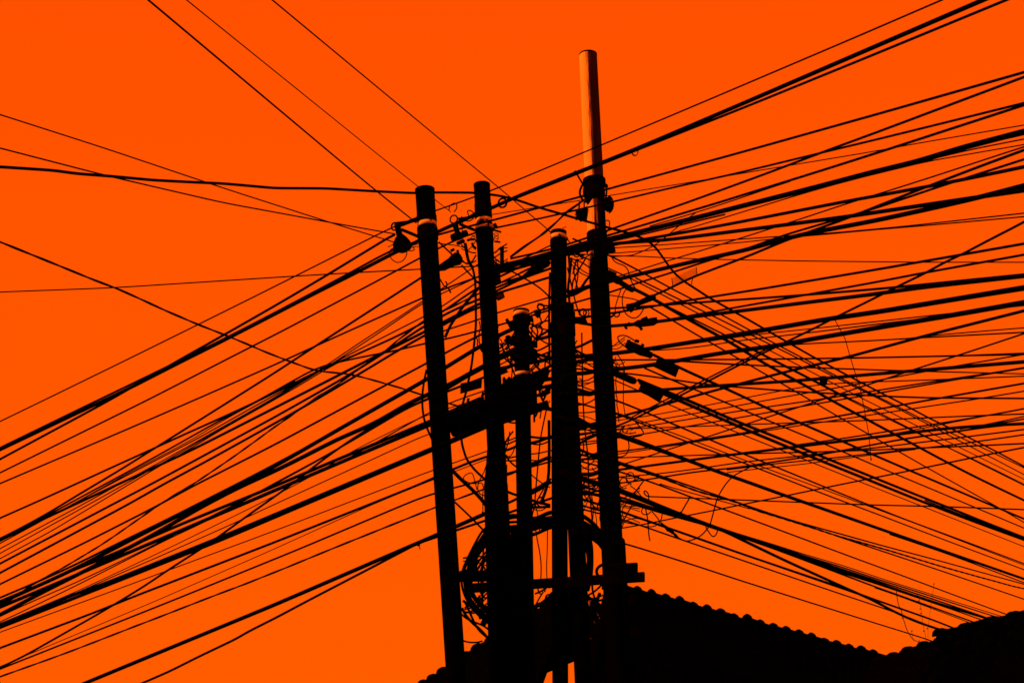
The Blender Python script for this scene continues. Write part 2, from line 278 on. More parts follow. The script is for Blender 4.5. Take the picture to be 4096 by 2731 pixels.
WIRES = """
4 N 60 | 0,459 421,594 900,755 1100,819 1314,888 1498,945 1577,969
4.5 N 60 | 0,593 421,702 900,813 1100,849 1314,889 1534,928 1580,936
8.5 N 22 x | 0,668 214,682 306,695 440,705 612,721 765,729 900,735 1100,753 1304,754 1508,766 1661,773 1741,770 1898,771 2000,783 2069,800 2157,831 2253,858 2347,886 2455,917 2497,927 2543,942 2586,959 2617,982 2645,1020 2673,1061 2693,1089 2734,1125 2775,1150 2834,1189 2910,1232 3000,1282 3052,1312 3149,1368 3261,1432 3396,1504 3547,1583 3613,1616 3713,1670 3828,1725 3991,1808 4096,1864
5 N 25 t110 | 0,968 226,1059 383,1123 470,1155 566,1198 663,1243 792,1298 898,1339 1010,1385 1054,1405 1142,1439 1253,1480 1294,1487 1373,1493 1429,1503 1503,1523 1552,1537 1625,1558 1690,1580
4.5 A 60 x | 0,1685 176,1600 500,1442 792,1298 990,1200 1190,1100 1531,928 1585,901 1667,870 1741,843 1900,788 1960,764 2080,717 2167,680 2400,583 2834,400 3422,150 3770,0
13 A 60 x | 0,1798 411,1603 500,1562 700,1459 918,1350 1100,1256 1250,1178 1405,1101 1582,1009 1674,963 1749,928 1812,900 1902,858 1967,834 2041,797 2306,691 2400,654 2540,598 2950,424 3496,189 3935,0
7 A 60 x | 0,1790 393,1599 500,1548 700,1451 918,1344 1100,1250 1401,1091 1574,995 1680,962 1749,939 1839,915 1973,881 2169,828 2316,789 2422,759 3000,600 3356,500 3496,461 4096,290
8 A 60 | 0,1836 439,1600 719,1438 898,1338 1100,1223 1304,1103 1541,958 1580,938
6 A 60 x | 0,1890 589,1600 1008,1385 1100,1339 1554,1100 1679,1032 1771,985 1840,950 1876,936 1902,928 2000,908 2235,858 2347,830 2480,801 2701,748 2950,693 3292,610 3550,548 4096,413
5.6 A 60 n | 0,1933 500,1720 777,1600 1100,1458 1312,1361 1689,1192 1763,1160 1896,1113 1935,1100
7 A 60 n | 0,2153 64,2122 212,2041 275,2000 500,1867 612,1796 925,1600 1100,1490 1263,1383 1684,1111 1743,1072 1800,1038
7 A 60 x | 0,2071 161,2000 536,1828 600,1800 679,1763 898,1665 1028,1605 1100,1571 1263,1487 1350,1449 1404,1428 1638,1322 1694,1288 1769,1251 1898,1155
6 A 40 x | 0,2163 43,2140 212,2048 300,2000 600,1838 898,1671 1028,1604 1253,1477 1309,1458 1444,1428 1585,1402 1700,1373 1776,1358 1900,1327 1955,1311 2082,1276 2290,1212 2365,1192 2436,1171 2515,1143 2691,1089 2829,1044 2941,1011 3016,984 3154,935 3340,881 3496,835 3769,743 4096,638
9 A 60 | 0,2161 102,2110 204,2060 329,2003 431,1955 600,1877 758,1804 1100,1630 1373,1491 1495,1428 1600,1377 1697,1327 1771,1290 1900,1221
3.4 A 60 n | 0,2193 362,2000 431,1960 599,1871 878,1714 1084,1598 1200,1528 1312,1457 1434,1373 1585,1276 1690,1206 1788,1141 1886,1074 1930,1046
3.4 A 60 | 0,2212 385,2000 584,1888 758,1788 878,1718 1084,1602 1200,1533 1330,1453 1434,1385 1590,1282 1690,1210
3.4 A 40 | 0,2233 204,2124 410,2000 500,1946 648,1857 758,1796 878,1722 1084,1606 1200,1540 1300,1478 1400,1425
4 A 60 | 0,2172 300,2010 500,1904 793,1752 1061,1600 1166,1545 1280,1480 1363,1435 1693,1267 1767,1231 1898,1131
2.5 A 60 n | 300,2010 500,1898 781,1751 898,1676 1028,1608 1180,1524
8 A 60 | 0,2253 481,2000 600,1938 1100,1667 1391,1503 1539,1410 1615,1358 1696,1304 1769,1262 1900,1200
8 A 60 | 0,2290 543,2000 638,1944 806,1855 1100,1692 1220,1624 1337,1555 1429,1500 1595,1400 1646,1368 1699,1344 1771,1300 1860,1250
4.5 A 18 t75 | 0,2423 56,2390 102,2355 173,2312 242,2276 309,2236 393,2186 459,2142 543,2083 622,2028 689,1984 778,1932 878,1865 946,1818 1018,1766 1100,1706 1151,1672 1220,1622 1279,1580 1337,1549 1386,1511 1470,1452 1549,1398 1597,1355 1638,1327 1694,1284
6.7 A 60 | 0,2335 352,2163 582,2046 671,2000 735,1962 1100,1777 1546,1538 1700,1456 1782,1411 1896,1351 1994,1305
7 A 60 | 0,2389 173,2316 300,2258 500,2158 658,2082 819,2000 960,1929 1100,1856 1250,1775
14 A 60 | 0,2410 280,2284 500,2170 700,2068 853,1991 960,1937 1100,1864 1370,1708 1631,1560 1700,1522 1784,1468 1892,1402 1994,1341 2060,1312
15 A 50 | 0,2457 200,2352 331,2287 434,2232 600,2145 640,2122 821,2018 960,1946 1100,1883 1250,1808 1355,1753 1457,1712 1544,1668 1631,1612 1690,1588 1794,1540 1878,1495 1935,1466 2020,1420 2107,1395
11 A 50 | 0,2404 112,2358 275,2285 439,2221 500,2194 643,2130 730,2093 963,1998 1100,1943 1238,1884 1380,1824 1700,1692 1800,1650
13 A 50 | 0,2427 250,2322 500,2215 663,2146 857,2064 1007,2000 1100,1960 1230,1905 1380,1841 1700,1707 1800,1665
3.6 A 50 | 0,2464 64,2433 145,2397 316,2323 505,2233 658,2157 837,2067 977,1998 1100,1930 1250,1850 1375,1780 1465,1725 1546,1676 1640,1620
3.6 A 50 | 0,2486 179,2402 324,2331 548,2217 720,2131 799,2097 929,2027 1100,1935 1250,1854 1440,1745 1597,1652 1640,1626
7 A 50 | 0,2668 87,2628 416,2441 459,2415 597,2331 671,2278 793,2202 883,2140 972,2074 1077,2000 1166,1938 1238,1879 1276,1850 1322,1815 1363,1787 1426,1743 1500,1699 1560,1662
2.4 A 60 | 0,2492 296,2369 500,2274 600,2227 800,2130 1065,2000 1136,1962 1233,1911 1290,1880 1391,1812 1654,1681 1695,1662
4 A 60 | 1400,1828 1534,1752 1690,1664 1790,1612
3 A 60 | 0,2495 301,2372 500,2283 600,2241 957,2082 1100,2015 1569,1800 1700,1738
11 A 60 | 0,2496 153,2437 296,2375 434,2327 500,2300 883,2147 1100,2056 1700,1804 1804,1760 1949,1699
12 A 60 | 0,2508 434,2337 500,2311 883,2159 1100,2067 1700,1812 1804,1768 1949,1706
3 A 60 | 0,2527 500,2344 679,2277 1100,2121 1700,1891
8 A 60 | 0,2590 416,2434 500,2398 1100,2167 1700,1928 1812,1874 1871,1851 1955,1823
2 A 60 | 0,2664 99,2622 628,2400 1100,2193 1472,2024 1700,1930
6 A 60 | 0,2674 500,2476 691,2400 1100,2234 1184,2200 1700,1982
4.6 A 25 t110 | 0,2705 84,2675 191,2637 281,2604 398,2559 531,2507 631,2469 736,2428 870,2376 988,2332 1100,2287 1141,2271 1240,2230 1335,2191 1500,2125 1625,2075 1700,2045 1742,2028
14 A 60 | 339,2731 600,2623 1100,2417 1674,2169 1749,2138 1826,2104 1894,2074 1947,2051
8 A 25 | 568,2731 679,2683 796,2624 954,2549 980,2531 1100,2471 1243,2395 1478,2273 1671,2172
3.6 A 60 n | 0,1168 453,1151 1219,1102 1500,1086 1682,1077 1790,1070 1880,1066 1925,1064
6 T 80 n | 592,0 1427,700 1506,765 1664,891
3.2 T 80 n | 745,0 1613,700 1673,747 1737,797 1780,830 1804,849
4 T 80 n | 1088,0 1908,680 1996,750 2039,787 2100,841 2139,874 2171,900 2204,931
9 A 60 | 2041,802 2306,697 2400,660 2540,604 2991,425 3496,219 4028,0
3 A 60 | 1965,859 2080,841 2204,821 2320,802 2429,784 2765,729 2961,695 3129,667 3521,602 3618,583 4096,501
8 A 60 | 2041,1035 2214,996 2282,974 2400,934 2451,914 2778,800 2913,750 2950,737 3129,671 3282,612 3496,534 4096,309
8.5 A 60 | 1985,1062 2130,1030 2282,985 2438,940 2497,923 2910,800 3000,771 3231,700 3496,616 4096,421
3.5 A 60 n | 2600,905 2783,851 2950,797 3070,755 3160,726
20 A 60 | 1985,1078 2110,1045 2240,1010 2400,964 2553,929 2757,878 2950,829 3282,745 3496,688 3680,645 3828,597 4096,527
5 A 60 | 2400,977 2622,926 2767,889 2900,858
4 A 60 | 2600,955 2719,925 3000,839 3236,767 3550,680 3885,598 4096,557
3 A 60 n | 3960,571 4096,540
3.6 A 60 n | 3480,702 3703,647 4096,579
11 A 60 | 1985,1092 2110,1064 2240,1022 2400,989 2579,956 2686,939 2950,890 3435,796 3496,786 3751,739 3935,702 4096,668
4.5 A 60 | 2469,1107 2663,1046 2877,980 3000,941 3154,892 3399,811 3550,765 3751,701 4057,600 4096,588
12.5 A 60 | 1985,1070 2110,1052 2300,998 2464,972 2655,962 2950,924 3154,898 3417,863 3496,851 3708,819 3879,794 4096,762
9 A 50 n | 2612,1183 2688,1150 2737,1122 2778,1105 3000,1022 3129,967 3205,939 3399,870 3496,830 3654,768 3919,666 4096,601
16.5 A 60 | 2269,1176 2327,1155 2400,1135 2471,1117 2676,1069 2795,1041 3000,997 3129,957 3243,931 3496,884 3720,835 3912,791 4096,743
3.8 A 60 | 2456,992 2614,982 3000,954 3144,944 3333,932 3496,917 3624,905 4096,853
3.5 A 60 | 2438,1015 2617,1000 3000,967 3116,953 3333,935 3496,919 3650,907 4096,867
3.2 H 30 | 2438,1023 2553,1025 2701,1033 2885,1038 3205,1044 3496,1047 3700,1049 4096,1049
8.5 A 60 | 2438,1254 2535,1239 2655,1217 2834,1189 3000,1163 3496,1080 4096,975
8 A 60 | 2580,1296 2747,1264 2821,1252 2950,1228 3129,1197 3256,1173 3496,1130 3675,1095 4096,1019
8.5 A 60 | 2296,1241 2438,1233 2584,1226 2655,1220 2744,1213 2950,1199 3231,1179 3496,1157 3583,1149 4096,1098
14.5 A 60 | 2367,1312 2441,1303 2507,1300 2630,1287 2732,1272 2950,1245 3256,1206 3496,1177 3675,1151 4096,1104
18 A 60 | 2446,1415 2584,1397 2732,1374 2950,1338 3340,1271 3496,1250 4096,1151
2.2 A 60 n | 3700,1226 3764,1214 4096,1162
8 A 25 | 2464,1705 2528,1679 2706,1590 2834,1523 2950,1463 3052,1412 3154,1363 3243,1320 3340,1270 3483,1200 3521,1181 3583,1149 3698,1094 3779,1049 3843,1020 3976,950 4055,910 4096,888
5 A 50 n | 2528,1668 2553,1654 2655,1603 2732,1564 2823,1516 3000,1427 3100,1380
17 A 60 | 2451,1478 2612,1460 2834,1420 2950,1402 3103,1384 3205,1363 3496,1313 3789,1264 4096,1210
4 A 60 | 2655,1392 3000,1340 3243,1315 3496,1287 3777,1256 4096,1222
4 A 60 | 2612,1401 2760,1393 2950,1363 3243,1330 3496,1298 3800,1262
5 A 60 | 2950,1395 3192,1376 3496,1362 3675,1351 4096,1329
4 A 60 n | 3600,1357 3751,1339 4096,1311
10 A 60 | 2461,1671 2609,1631 2732,1596 2897,1551 2964,1533 3154,1484 3384,1430 3496,1399 3726,1336 3879,1298 4096,1243
12 A 60 | 2456,1569 2553,1564 2637,1559 2885,1541 2950,1537 3180,1523 3496,1496 3639,1484 4096,1447
6 H 60 | 2451,1439 2816,1438 3000,1437 3384,1432 3496,1430 4096,1417
4 H 60 n | 3700,1427 4096,1412
4.5 D 60 | 2640,1440 2757,1446 2950,1458 3154,1467 3496,1479 3751,1486 4096,1495
6 H 50 | 2522,1494 2681,1516 2818,1537 2950,1548 3129,1562 3256,1570 3384,1576 3496,1583 3726,1591 4096,1593
5 A 60 | 2477,1862 2563,1834 2755,1770 2821,1750 2943,1709 3116,1653 3256,1608 3307,1593 3435,1549 3521,1523 3644,1481 3830,1422 4096,1334
4.3 A 60 | 2477,1706 2650,1675 2849,1641 2950,1622 3192,1577 3264,1565 3496,1524 3675,1490 3810,1466 4096,1417
3.5 A 50 | 2477,1681 2604,1661 2803,1625 2950,1597 3129,1561 3279,1537 3435,1528 3550,1525 3777,1517 4096,1504
5 A 60 | 2497,1716 2604,1701 2950,1644 3333,1589 3496,1563 3777,1519 3955,1494 4096,1470
5 A 60 | 2502,1748 2724,1709 2950,1671 3205,1625 3496,1575 3942,1497 4096,1472
6 A 60 | 2474,1806 2604,1789 2755,1766 2831,1752 2950,1736 3205,1689 3496,1639 3751,1593 4096,1533
4 A 60 | 2474,1815 2620,1793 2950,1740 3231,1696 3496,1657 3904,1596 4096,1564
4.4 A 60 | 2469,1716 2719,1707 2991,1697 3231,1689 3496,1680 3715,1670 3904,1662 4096,1655
5.5 A 60 n | 3185,1779 3358,1755 3496,1733 3751,1694 3981,1656 4096,1634
3 A 60 n | 3500,1747 3621,1726 3771,1696 3942,1663
11 A 60 | 2482,1877 2655,1854 2885,1823 2950,1815 3154,1790 3358,1765 3496,1749 3598,1735 3789,1712 3981,1699 4096,1694
4.5 A 60 n | 3840,1715 3955,1696 4096,1665
5.5 A 60 n | 3900,1705 4006,1692 4096,1675
6 A 60 | 2477,1933 2650,1908 2783,1885 2950,1870 3078,1849 3282,1818 3496,1777 3616,1754 3815,1727 3930,1709 4096,1692
4.4 A 60 | 2477,1907 2630,1895 2834,1868 2950,1849 3200,1823 3384,1802 3496,1791 3654,1772 3853,1748 4096,1717
5 A 60 | 2474,1830 2721,1822 2885,1817 3052,1812 3294,1806 3496,1799 3675,1791 3914,1782 4096,1773
5 A 60 n | 2908,1878 3103,1853 3333,1831 3496,1812 3700,1790 3789,1782 3904,1766 4096,1738
3 A 50 n | 2908,1889 2950,1883 3065,1871 3218,1855 3333,1839 3496,1817 3660,1797
5 A 60 | 2487,2113 2617,2088 2747,2061 2890,2034 2950,2020 3139,1983 3307,1948 3496,1910 3644,1881 3792,1850 3996,1808 4096,1789
4.6 H 60 n | 2596,1985 2783,1992 2950,1998 3205,2008 3496,2019 3738,2024 4096,2037
4.3 D 60 | 2451,1028 2556,1082 2676,1150 2770,1197 2854,1241 2950,1294 3103,1376 3215,1433 3343,1503 3435,1548 3550,1605 3613,1637 3731,1698 3879,1766 3981,1814 4096,1870
3.8 D 50 | 2543,1112 2617,1148 2655,1167 2821,1249 2950,1312 3083,1379 3192,1432 3256,1466 3343,1510 3504,1588 3580,1627 3669,1674 3820,1753 4096,1897
3 D 60 | 2522,1112 2594,1150 2701,1206 2790,1252 2941,1331 3039,1381 3139,1432 3282,1506 3414,1576 3550,1643 3613,1674 3746,1743 3914,1826 4096,1916
10 D 60 n | 2527,1152 2591,1183 2655,1218 2732,1267 2872,1341 2961,1392 3019,1432 3129,1493 3185,1521 3269,1569 3333,1605 3460,1673 3550,1721 3680,1790 3792,1851 3930,1921 4096,2000
4.2 D 60 n | 2650,1216 2744,1262 2897,1338 2988,1384 3093,1438 3180,1481 3282,1534 3404,1598 3496,1639 3565,1676 3710,1748 3879,1832 4096,1940
2.4 D 60 n | 2897,1342 3050,1421 3243,1519 3404,1603 3565,1681 3710,1752 3879,1828 4096,1935
4 D 60 n | 2602,1229 2678,1274 2811,1354 2877,1389 2976,1447 3078,1506 3190,1569 3261,1612 3371,1676 3481,1740 3598,1807 3705,1868 3942,2000 4044,2057 4096,2088
8 D 60 n | 2614,1419 2645,1434 2716,1470 2834,1523 2910,1557 2991,1594 3090,1643 3213,1696 3358,1760 3496,1819 3641,1882 3777,1939 3919,2000 4096,2074
9 D 60 n | 2553,1520 2668,1567 2732,1592 2846,1641 2974,1697 3039,1721 3180,1778 3277,1821 3348,1850 3498,1910 3720,2000 3794,2028 3930,2084 4096,2148
9.5 D 60 n | 2560,1530 2655,1576 2716,1600 2772,1627 2874,1668 2950,1704 3006,1727 3154,1788 3302,1850 3468,1916 3675,2000 3743,2026 3879,2079 4096,2158
3 D 60 n | 3700,2000 3777,2031 3900,2079 4096,2154
3 D 60 | 2477,1527 2700,1629 2968,1737 3108,1793 3254,1851 3432,1923 3629,2000 4096,2185
4.2 D 60 | 2579,1472 2668,1511 2752,1546 2900,1608 3019,1659 3139,1709 3274,1765 3417,1825 3550,1883 3578,1893 3833,2000 4096,2111
5 D 60 | 2459,1597 2604,1657 2724,1709 2834,1755 2961,1810 3021,1834 3078,1856 3302,1948 3470,2016 3550,2048 3624,2078 3879,2171 4096,2253
3 D 60 | 2459,1647 2540,1673 2630,1709 2783,1765 2936,1823 3006,1851 3065,1873 3287,1953 3455,2016 3550,2051 3700,2107 4096,2259
4.6 D 60 | 2461,1652 2540,1681 2642,1725 2757,1770 2910,1826 3039,1875 3256,1960 3404,2016 3496,2050 3751,2148 4096,2277
11.5 D 60 | 2477,1742 2604,1789 2757,1841 2872,1888 2950,1912 3144,1983 3218,2008 3550,2125 3634,2154 4096,2314
4 D 60 | 2515,1744 2617,1783 2716,1823 2885,1887
3.2 D 60 n | 3560,2136 3629,2159 3800,2217 4096,2329
4.4 D 18 t70 | 2474,1854 2553,1880 2630,1905 2719,1938 2795,1966 2872,1987 2950,2009 3034,2044 3103,2064 3177,2087 3274,2118 3350,2143 3435,2166 3514,2189 3567,2204 3639,2226 3708,2247 3774,2267 3851,2288 3914,2306 3986,2325 4052,2344 4096,2353
4.6 D 60 | 2474,1845 2558,1874 2688,1918 2872,1981 3000,2026 3169,2082 3333,2126 3550,2187 3675,2219 3879,2275 4096,2335
3.4 D 60 n | 3340,2140 3473,2185 3550,2210 3751,2277 4096,2395
5 D 60 | 2474,1883 2579,1918 2668,1950 2770,1990 2890,2034 3000,2075 3205,2151 3335,2200 3550,2279 3733,2347 3874,2400 4027,2456
3.2 D 60 | 2640,1934 2688,1950 2859,1996 3000,2034
3 D 40 x | 2470,1949 2579,1991 2655,2024 2732,2054 2808,2083 2872,2107 2950,2133 3065,2167 3205,2212 3384,2264 3496,2303 3583,2331 4014,2466
5 D 40 x | 2470,1952 2579,1994 2655,2027 2732,2057 2808,2086 2872,2110 2950,2136 3065,2170 3205,2218 3384,2272 3496,2311 3562,2331 4001,2471
6 D 40 x | 2470,1956 2579,1998 2655,2031 2732,2061 2808,2090 2872,2113 2950,2138 3065,2173 3205,2223 3384,2280 3537,2331 3760,2404 3975,2479
11 D 40 x | 2470,1960 2579,2002 2655,2035 2732,2064 2808,2093 2872,2115 2950,2140 3065,2176 3205,2229 3384,2288 3516,2333 3669,2385 3828,2436 3909,2460
4.5 D 40 x | 2470,1966 2579,2008 2655,2040 2732,2068 2808,2097 2950,2143 3065,2180 3205,2232 3384,2296 3504,2333 3649,2382 3815,2438 3899,2468
6.5 D 40 | 2474,1985 2579,2018 2655,2047 2760,2077 2872,2111 2950,2143 3065,2182 3205,2234 3350,2289 3496,2344 3680,2409 3873,2479
2.2 D 40 n | 3500,2350 3572,2374 3680,2414 3863,2483
9.5 D 40 | 2474,1998 2560,2022 2655,2050 2732,2072 2808,2092 2885,2116 2950,2149 3078,2211 3154,2247 3333,2328 3435,2374 3511,2407 3547,2431 3608,2459 3649,2480 3700,2497 3764,2518
7 D 60 | 2484,2044 2591,2083 2665,2108 2783,2149 2885,2185 2950,2208 3047,2241 3343,2340 3422,2368 3496,2396 3751,2484 3787,2499
2.5 D 60 n | 3047,2243 3220,2303 3389,2361 3560,2420 3751,2487
4.7 D 60 | 2484,2074 2558,2098 2594,2111 2716,2154 2950,2233 3256,2338 3496,2419 3580,2446 3640,2470
4.7 D 60 | 2501,2173 2783,2261 2950,2317 3550,2506 3705,2553 3726,2561
5 A 40 n | 1760,1328 1845,1300 1900,1283 2000,1247 2196,1190 2290,1160
5 A 20 n | 1960,1040 2035,1078 2084,1106 2112,1121 2163,1153 2196,1186 2215,1205
8 A 40 n | 1960,1176 2000,1157 2090,1112 2196,1077 2230,1062
7 A 40 n | 1960,1160 2000,1145 2060,1118 2090,1108
5 A 40 n | 1960,1142 2000,1131 2080,1110 2110,1098
9 A 30 n | 1940,1418 1994,1341 2040,1318 2080,1300
"""
ORD = "first second third fourth fifth sixth seventh eighth ninth tenth eleventh twelfth thirteenth fourteenth fifteenth sixteenth seventeenth eighteenth nineteenth twentieth".split()
TENS = {20: "twenty", 30: "thirty", 40: "forty", 50: "fifty", 60: "sixty", 70: "seventy", 80: "eighty"}
TENTH = {20: "twentieth", 30: "thirtieth", 40: "fortieth", 50: "fiftieth", 60: "sixtieth", 70: "seventieth", 80: "eightieth"}
def ordinal(n):
    if n <= 20: return ORD[n - 1]
    t = n // 10 * 10
    return TENTH[t] if n == t else TENS[t] + "-" + ORD[n - t - 1]
def size_word(w):
    return "hair-thin" if w < 3.3 else "thin" if w < 5.2 else "medium" if w < 9 else "thick" if w < 13.5 else "very thick"
def y_at(pts, x):
    for a, b in zip(pts, pts[1:]):
        if (a[0] - x) * (b[0] - x) <= 0 and a[0] != b[0]:
            return a[1] + (b[1] - a[1]) * (x - a[0]) / (b[0] - a[0])
    return None
def clamp_dir(a, b):
    l = math.hypot(b[0] - a[0], b[1] - a[1]) or 1.0
    return ((b[0] - a[0]) / l, (b[1] - a[1]) / l)

def strand_mesh(pts2, depth, w, twist):
    """tube (or two strands wound round each other) along a traced line"""
    mb = MB(); w = w + 1.7 if twist else w * 1.05 + 1.4
    p3 = [P(x, y, depth(x)) for x, y in pts2]
    dm = depth(pts2[len(pts2) // 2][0])
    r = rpx(w, dm)
    if not twist:
        mb.tube(p3, r, 6)
    else:
        # dense resampling for the winding
        fine = []; s = 0.0
        for a, b in zip(p3, p3[1:]):
            l = (b - a).length; n = max(1, int(l / 0.045))
            for i in range(n): fine.append((a.lerp(b, i / n), s + l * i / n))
            s += l
        fine.append((p3[-1], s))
        pitch = 2.0 * twist * dm / F
        for ph in (0.0, math.pi):
            q = []
            for i, (p, u) in enumerate(fine):
                t = (fine[min(i + 1, len(fine) - 1)][0] - fine[max(i - 1, 0)][0]).normalized()
                x = t.cross(Vector((0, 0, 1))).normalized(); y = t.cross(x)
                a = 2 * math.pi * u / pitch + ph
                q.append(p + (x * math.cos(a) + y * math.sin(a)) * r * 0.42)
            mb.tube(q, r, 5)
    return mb

recs = []
for ln in WIRES.strip().splitlines():
    head, body = ln.split("|"); h = head.split()
    pts = [tuple(float(c) for c in q.split(",")) for q in body.split()]
    recs.append({"w": float(h[0]), "k": h[1], "s": float(h[2]), "opt": h[3:], "pts": pts})
left = sorted([r for r in recs if r["pts"][0][0] <= 1], key=lambda r: r["pts"][0][1])
top = sorted([r for r in recs if r["pts"][0][1] <= 1 or r["pts"][-1][1] <= 1], key=lambda r: r["pts"][0][0] if r["pts"][0][1] <= 1 else r["pts"][-1][0])
right = sorted([r for r in recs if r["pts"][-1][0] >= 4095], key=lambda r: r["pts"][-1][1])
bottom = [r for r in recs if r["pts"][0][1] >= 2730]
roofend = sorted([r for r in recs if 3630 < r["pts"][-1][0] < 4050 and r["pts"][-1][1] > 2440], key=lambda r: -r["pts"][-1][0])
rest = [r for r in recs if not any(any(r is q for q in g_) for g_ in (left, top, right, bottom, roofend))]
rest.sort(key=lambda r: (r["pts"][0][0], r["pts"][0][1]))
def rank(r, lst):
    for i, q in enumerate(lst):
        if q is r: return i + 1
    return 0
def edge_phrase(n, tot, edge, a="top", b="bottom"):
    return (ordinal(n) + " from the " + a if n <= (tot + 1) // 2 else ordinal(tot - n + 1) + " from the " + b) + " along the " + edge
for i, r in enumerate(recs):
    noun = "twisted pair cable" if any(o[0] == "t" and o[1:].isdigit() for o in r["opt"]) else ("cable" if r["w"] >= 9 else "wire")
    sw = size_word(r["w"]); a = rank(r, left); b = rank(r, right); c = rank(r, top); d = rank(r, roofend)
    if a and b: t = "%s black %s crossing the picture, %s" % (sw, noun, edge_phrase(a, len(left), "left edge"))
    elif a and c: t = "%s black %s, left edge to top edge, %s" % (sw, noun, edge_phrase(c, len(top), "top", "left", "right"))
    elif a: t = "%s black %s into the poles, %s" % (sw, noun, edge_phrase(a, len(left), "left edge"))
    elif b: t = "%s black %s, %s" % (sw, noun, edge_phrase(b, len(right), "right edge"))
    elif c: t = "%s black %s, %s" % (sw, noun, edge_phrase(c, len(top), "top edge", "left", "right"))
    elif d: t = "%s black %s running to the right-hand roof, %s reaching it from the right" % (sw, noun, ordinal(d))
    elif any(r is q for q in bottom): t = "%s black %s entering from the bottom edge, %s of two from the left" % (sw, noun, ordinal(rank(r, sorted(bottom, key=lambda q: q["pts"][0][0]))))
    else:
        k = rank(r, rest)
        t = "%s short black %s inside the tangle, %s of these counted from the left" % (sw, noun, ordinal(k))
    r["label"] = t; r["noun"] = noun

def build_wire(r, idx):
    pts = list(r["pts"]); w = r["w"]; opt = r["opt"]; k = r["k"]
    rng = random.Random(idx * 31 + 5)
    off = rng.uniform(-0.28, 0.28)
    fx, fy = pts[0]; lx, ly = pts[-1]
    # run on past the frame to the next support
    if fx <= 1 or fy <= 1 or fy >= 2730:
        u = clamp_dir(pts[1], pts[0]); e = 650; pts.insert(0, (fx + u[0] * e, fy + u[1] * e))
    if lx >= 4095 or ly <= 1:
        u = clamp_dir(pts[-2], pts[-1]); e = 650; pts.append((lx + u[0] * e, ly + u[1] * e))
    elif lx > 3630 and ly > 2440:
        u = clamp_dir(pts[-2], pts[-1]); pts.append((lx + u[0] * 160, ly + u[1] * 160))
    # lead the end into the pole group
    if "n" not in opt:
        if 2400 <= fx <= 2530 and fx < lx:
            u = clamp_dir(pts[0], pts[1]); tx = rng.choice([2225, 2240, 2262, 2290])
            if abs(u[0]) > 0.3: pts.insert(0, (tx, fy - u[1] / u[0] * (fx - tx) * 0.8 + rng.uniform(-10, 10)))
        if 1640 <= lx <= 1935 and ly > 1000:
            u = clamp_dir(pts[-2], pts[-1]); tx = rng.choice([1958, 1975, 2075, 2090, 2225, 2235])
            if tx > 2000: u = (u[0], u[1] * 0.7)
            ey = ly + u[1] / u[0] * (tx - lx) * 0.92
            if 2000 < tx < 2200 and ey < 1260: tx = 1958
            pts.append((tx, ly + u[1] / u[0] * (tx - lx) * 0.92))
    sp = smooth_path(pts, r["s"])
    tw = [int(o[1:]) for o in opt if o[0] == "t" and o[1:].isdigit()]
    dep = lambda x: run_depth(k, x) + off
    mb = strand_mesh(sp, dep, w, tw[0] if tw else 0)
    nm = "twisted_cable" if tw else ("power_cable" if w >= 9 else "overhead_wire")
    o = mb.build(nm, CABLE)
    tag(o, r["label"], "cable" if w >= 9 or tw else "wire", "overhead wires strung to the pole group")
for i, r in enumerate(recs): build_wire(r, i)

# ------------------------------------------------------------------ houses behind the poles
def tiled_plane(name, r0, r1, e0, e1, cols, courses, parent, amp=0.035, step=0.03):
    """pantile covering between a ridge r0-r1 and an eave e0-e1, rolled across and stepped down the slope"""
    n = (r1 - r0).cross(e0 - r0).normalized()
    if n.z < 0: n = -n
    mb = MB(); k = 6; U = cols * k + 1; rows = []
    for c in range(courses):
        rows += [(c / courses, step), ((c + 0.97) / courses, step * 0.2 + 0.012)]
    rows.append((1.0, 0.0))
    v = []
    for t, h in rows:
        for i in range(U):
            u = i / (U - 1); p = r0.lerp(r1, u).lerp(e0.lerp(e1, u), t)
            a = abs(math.sin(math.pi * i / k)); v.append(p + n * (h + amp * a))
    nv = len(v)
    v += [p - n * 0.07 for p in v[:U]] + [p - n * 0.07 for p in v[nv - U:nv]]
    f = []
    for j in range(len(rows) - 1):
        for i in range(U - 1):
            f.append((j * U + i, j * U + i + 1, (j + 1) * U + i + 1, (j + 1) * U + i))
    b0, b1 = nv, nv + U; last = (len(rows) - 1) * U
    f.append((b0, b0 + U - 1, b1 + U - 1, b1))
    for i in range(U - 1):
        f.append((last + i, last + i + 1, b1 + i + 1, b1 + i)); f.append((i + 1, i, b0 + i, b0 + i + 1))
    left = [j * U for j in range(len(rows))]; f.append(tuple(left + [b1, b0]))
    rgt = [j * U + U - 1 for j in range(len(rows))]; f.append(tuple(rgt[::-1] + [b0 + U - 1, b1 + U - 1]))
    mb.add(v, f)
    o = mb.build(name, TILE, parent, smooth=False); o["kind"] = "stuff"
    return o
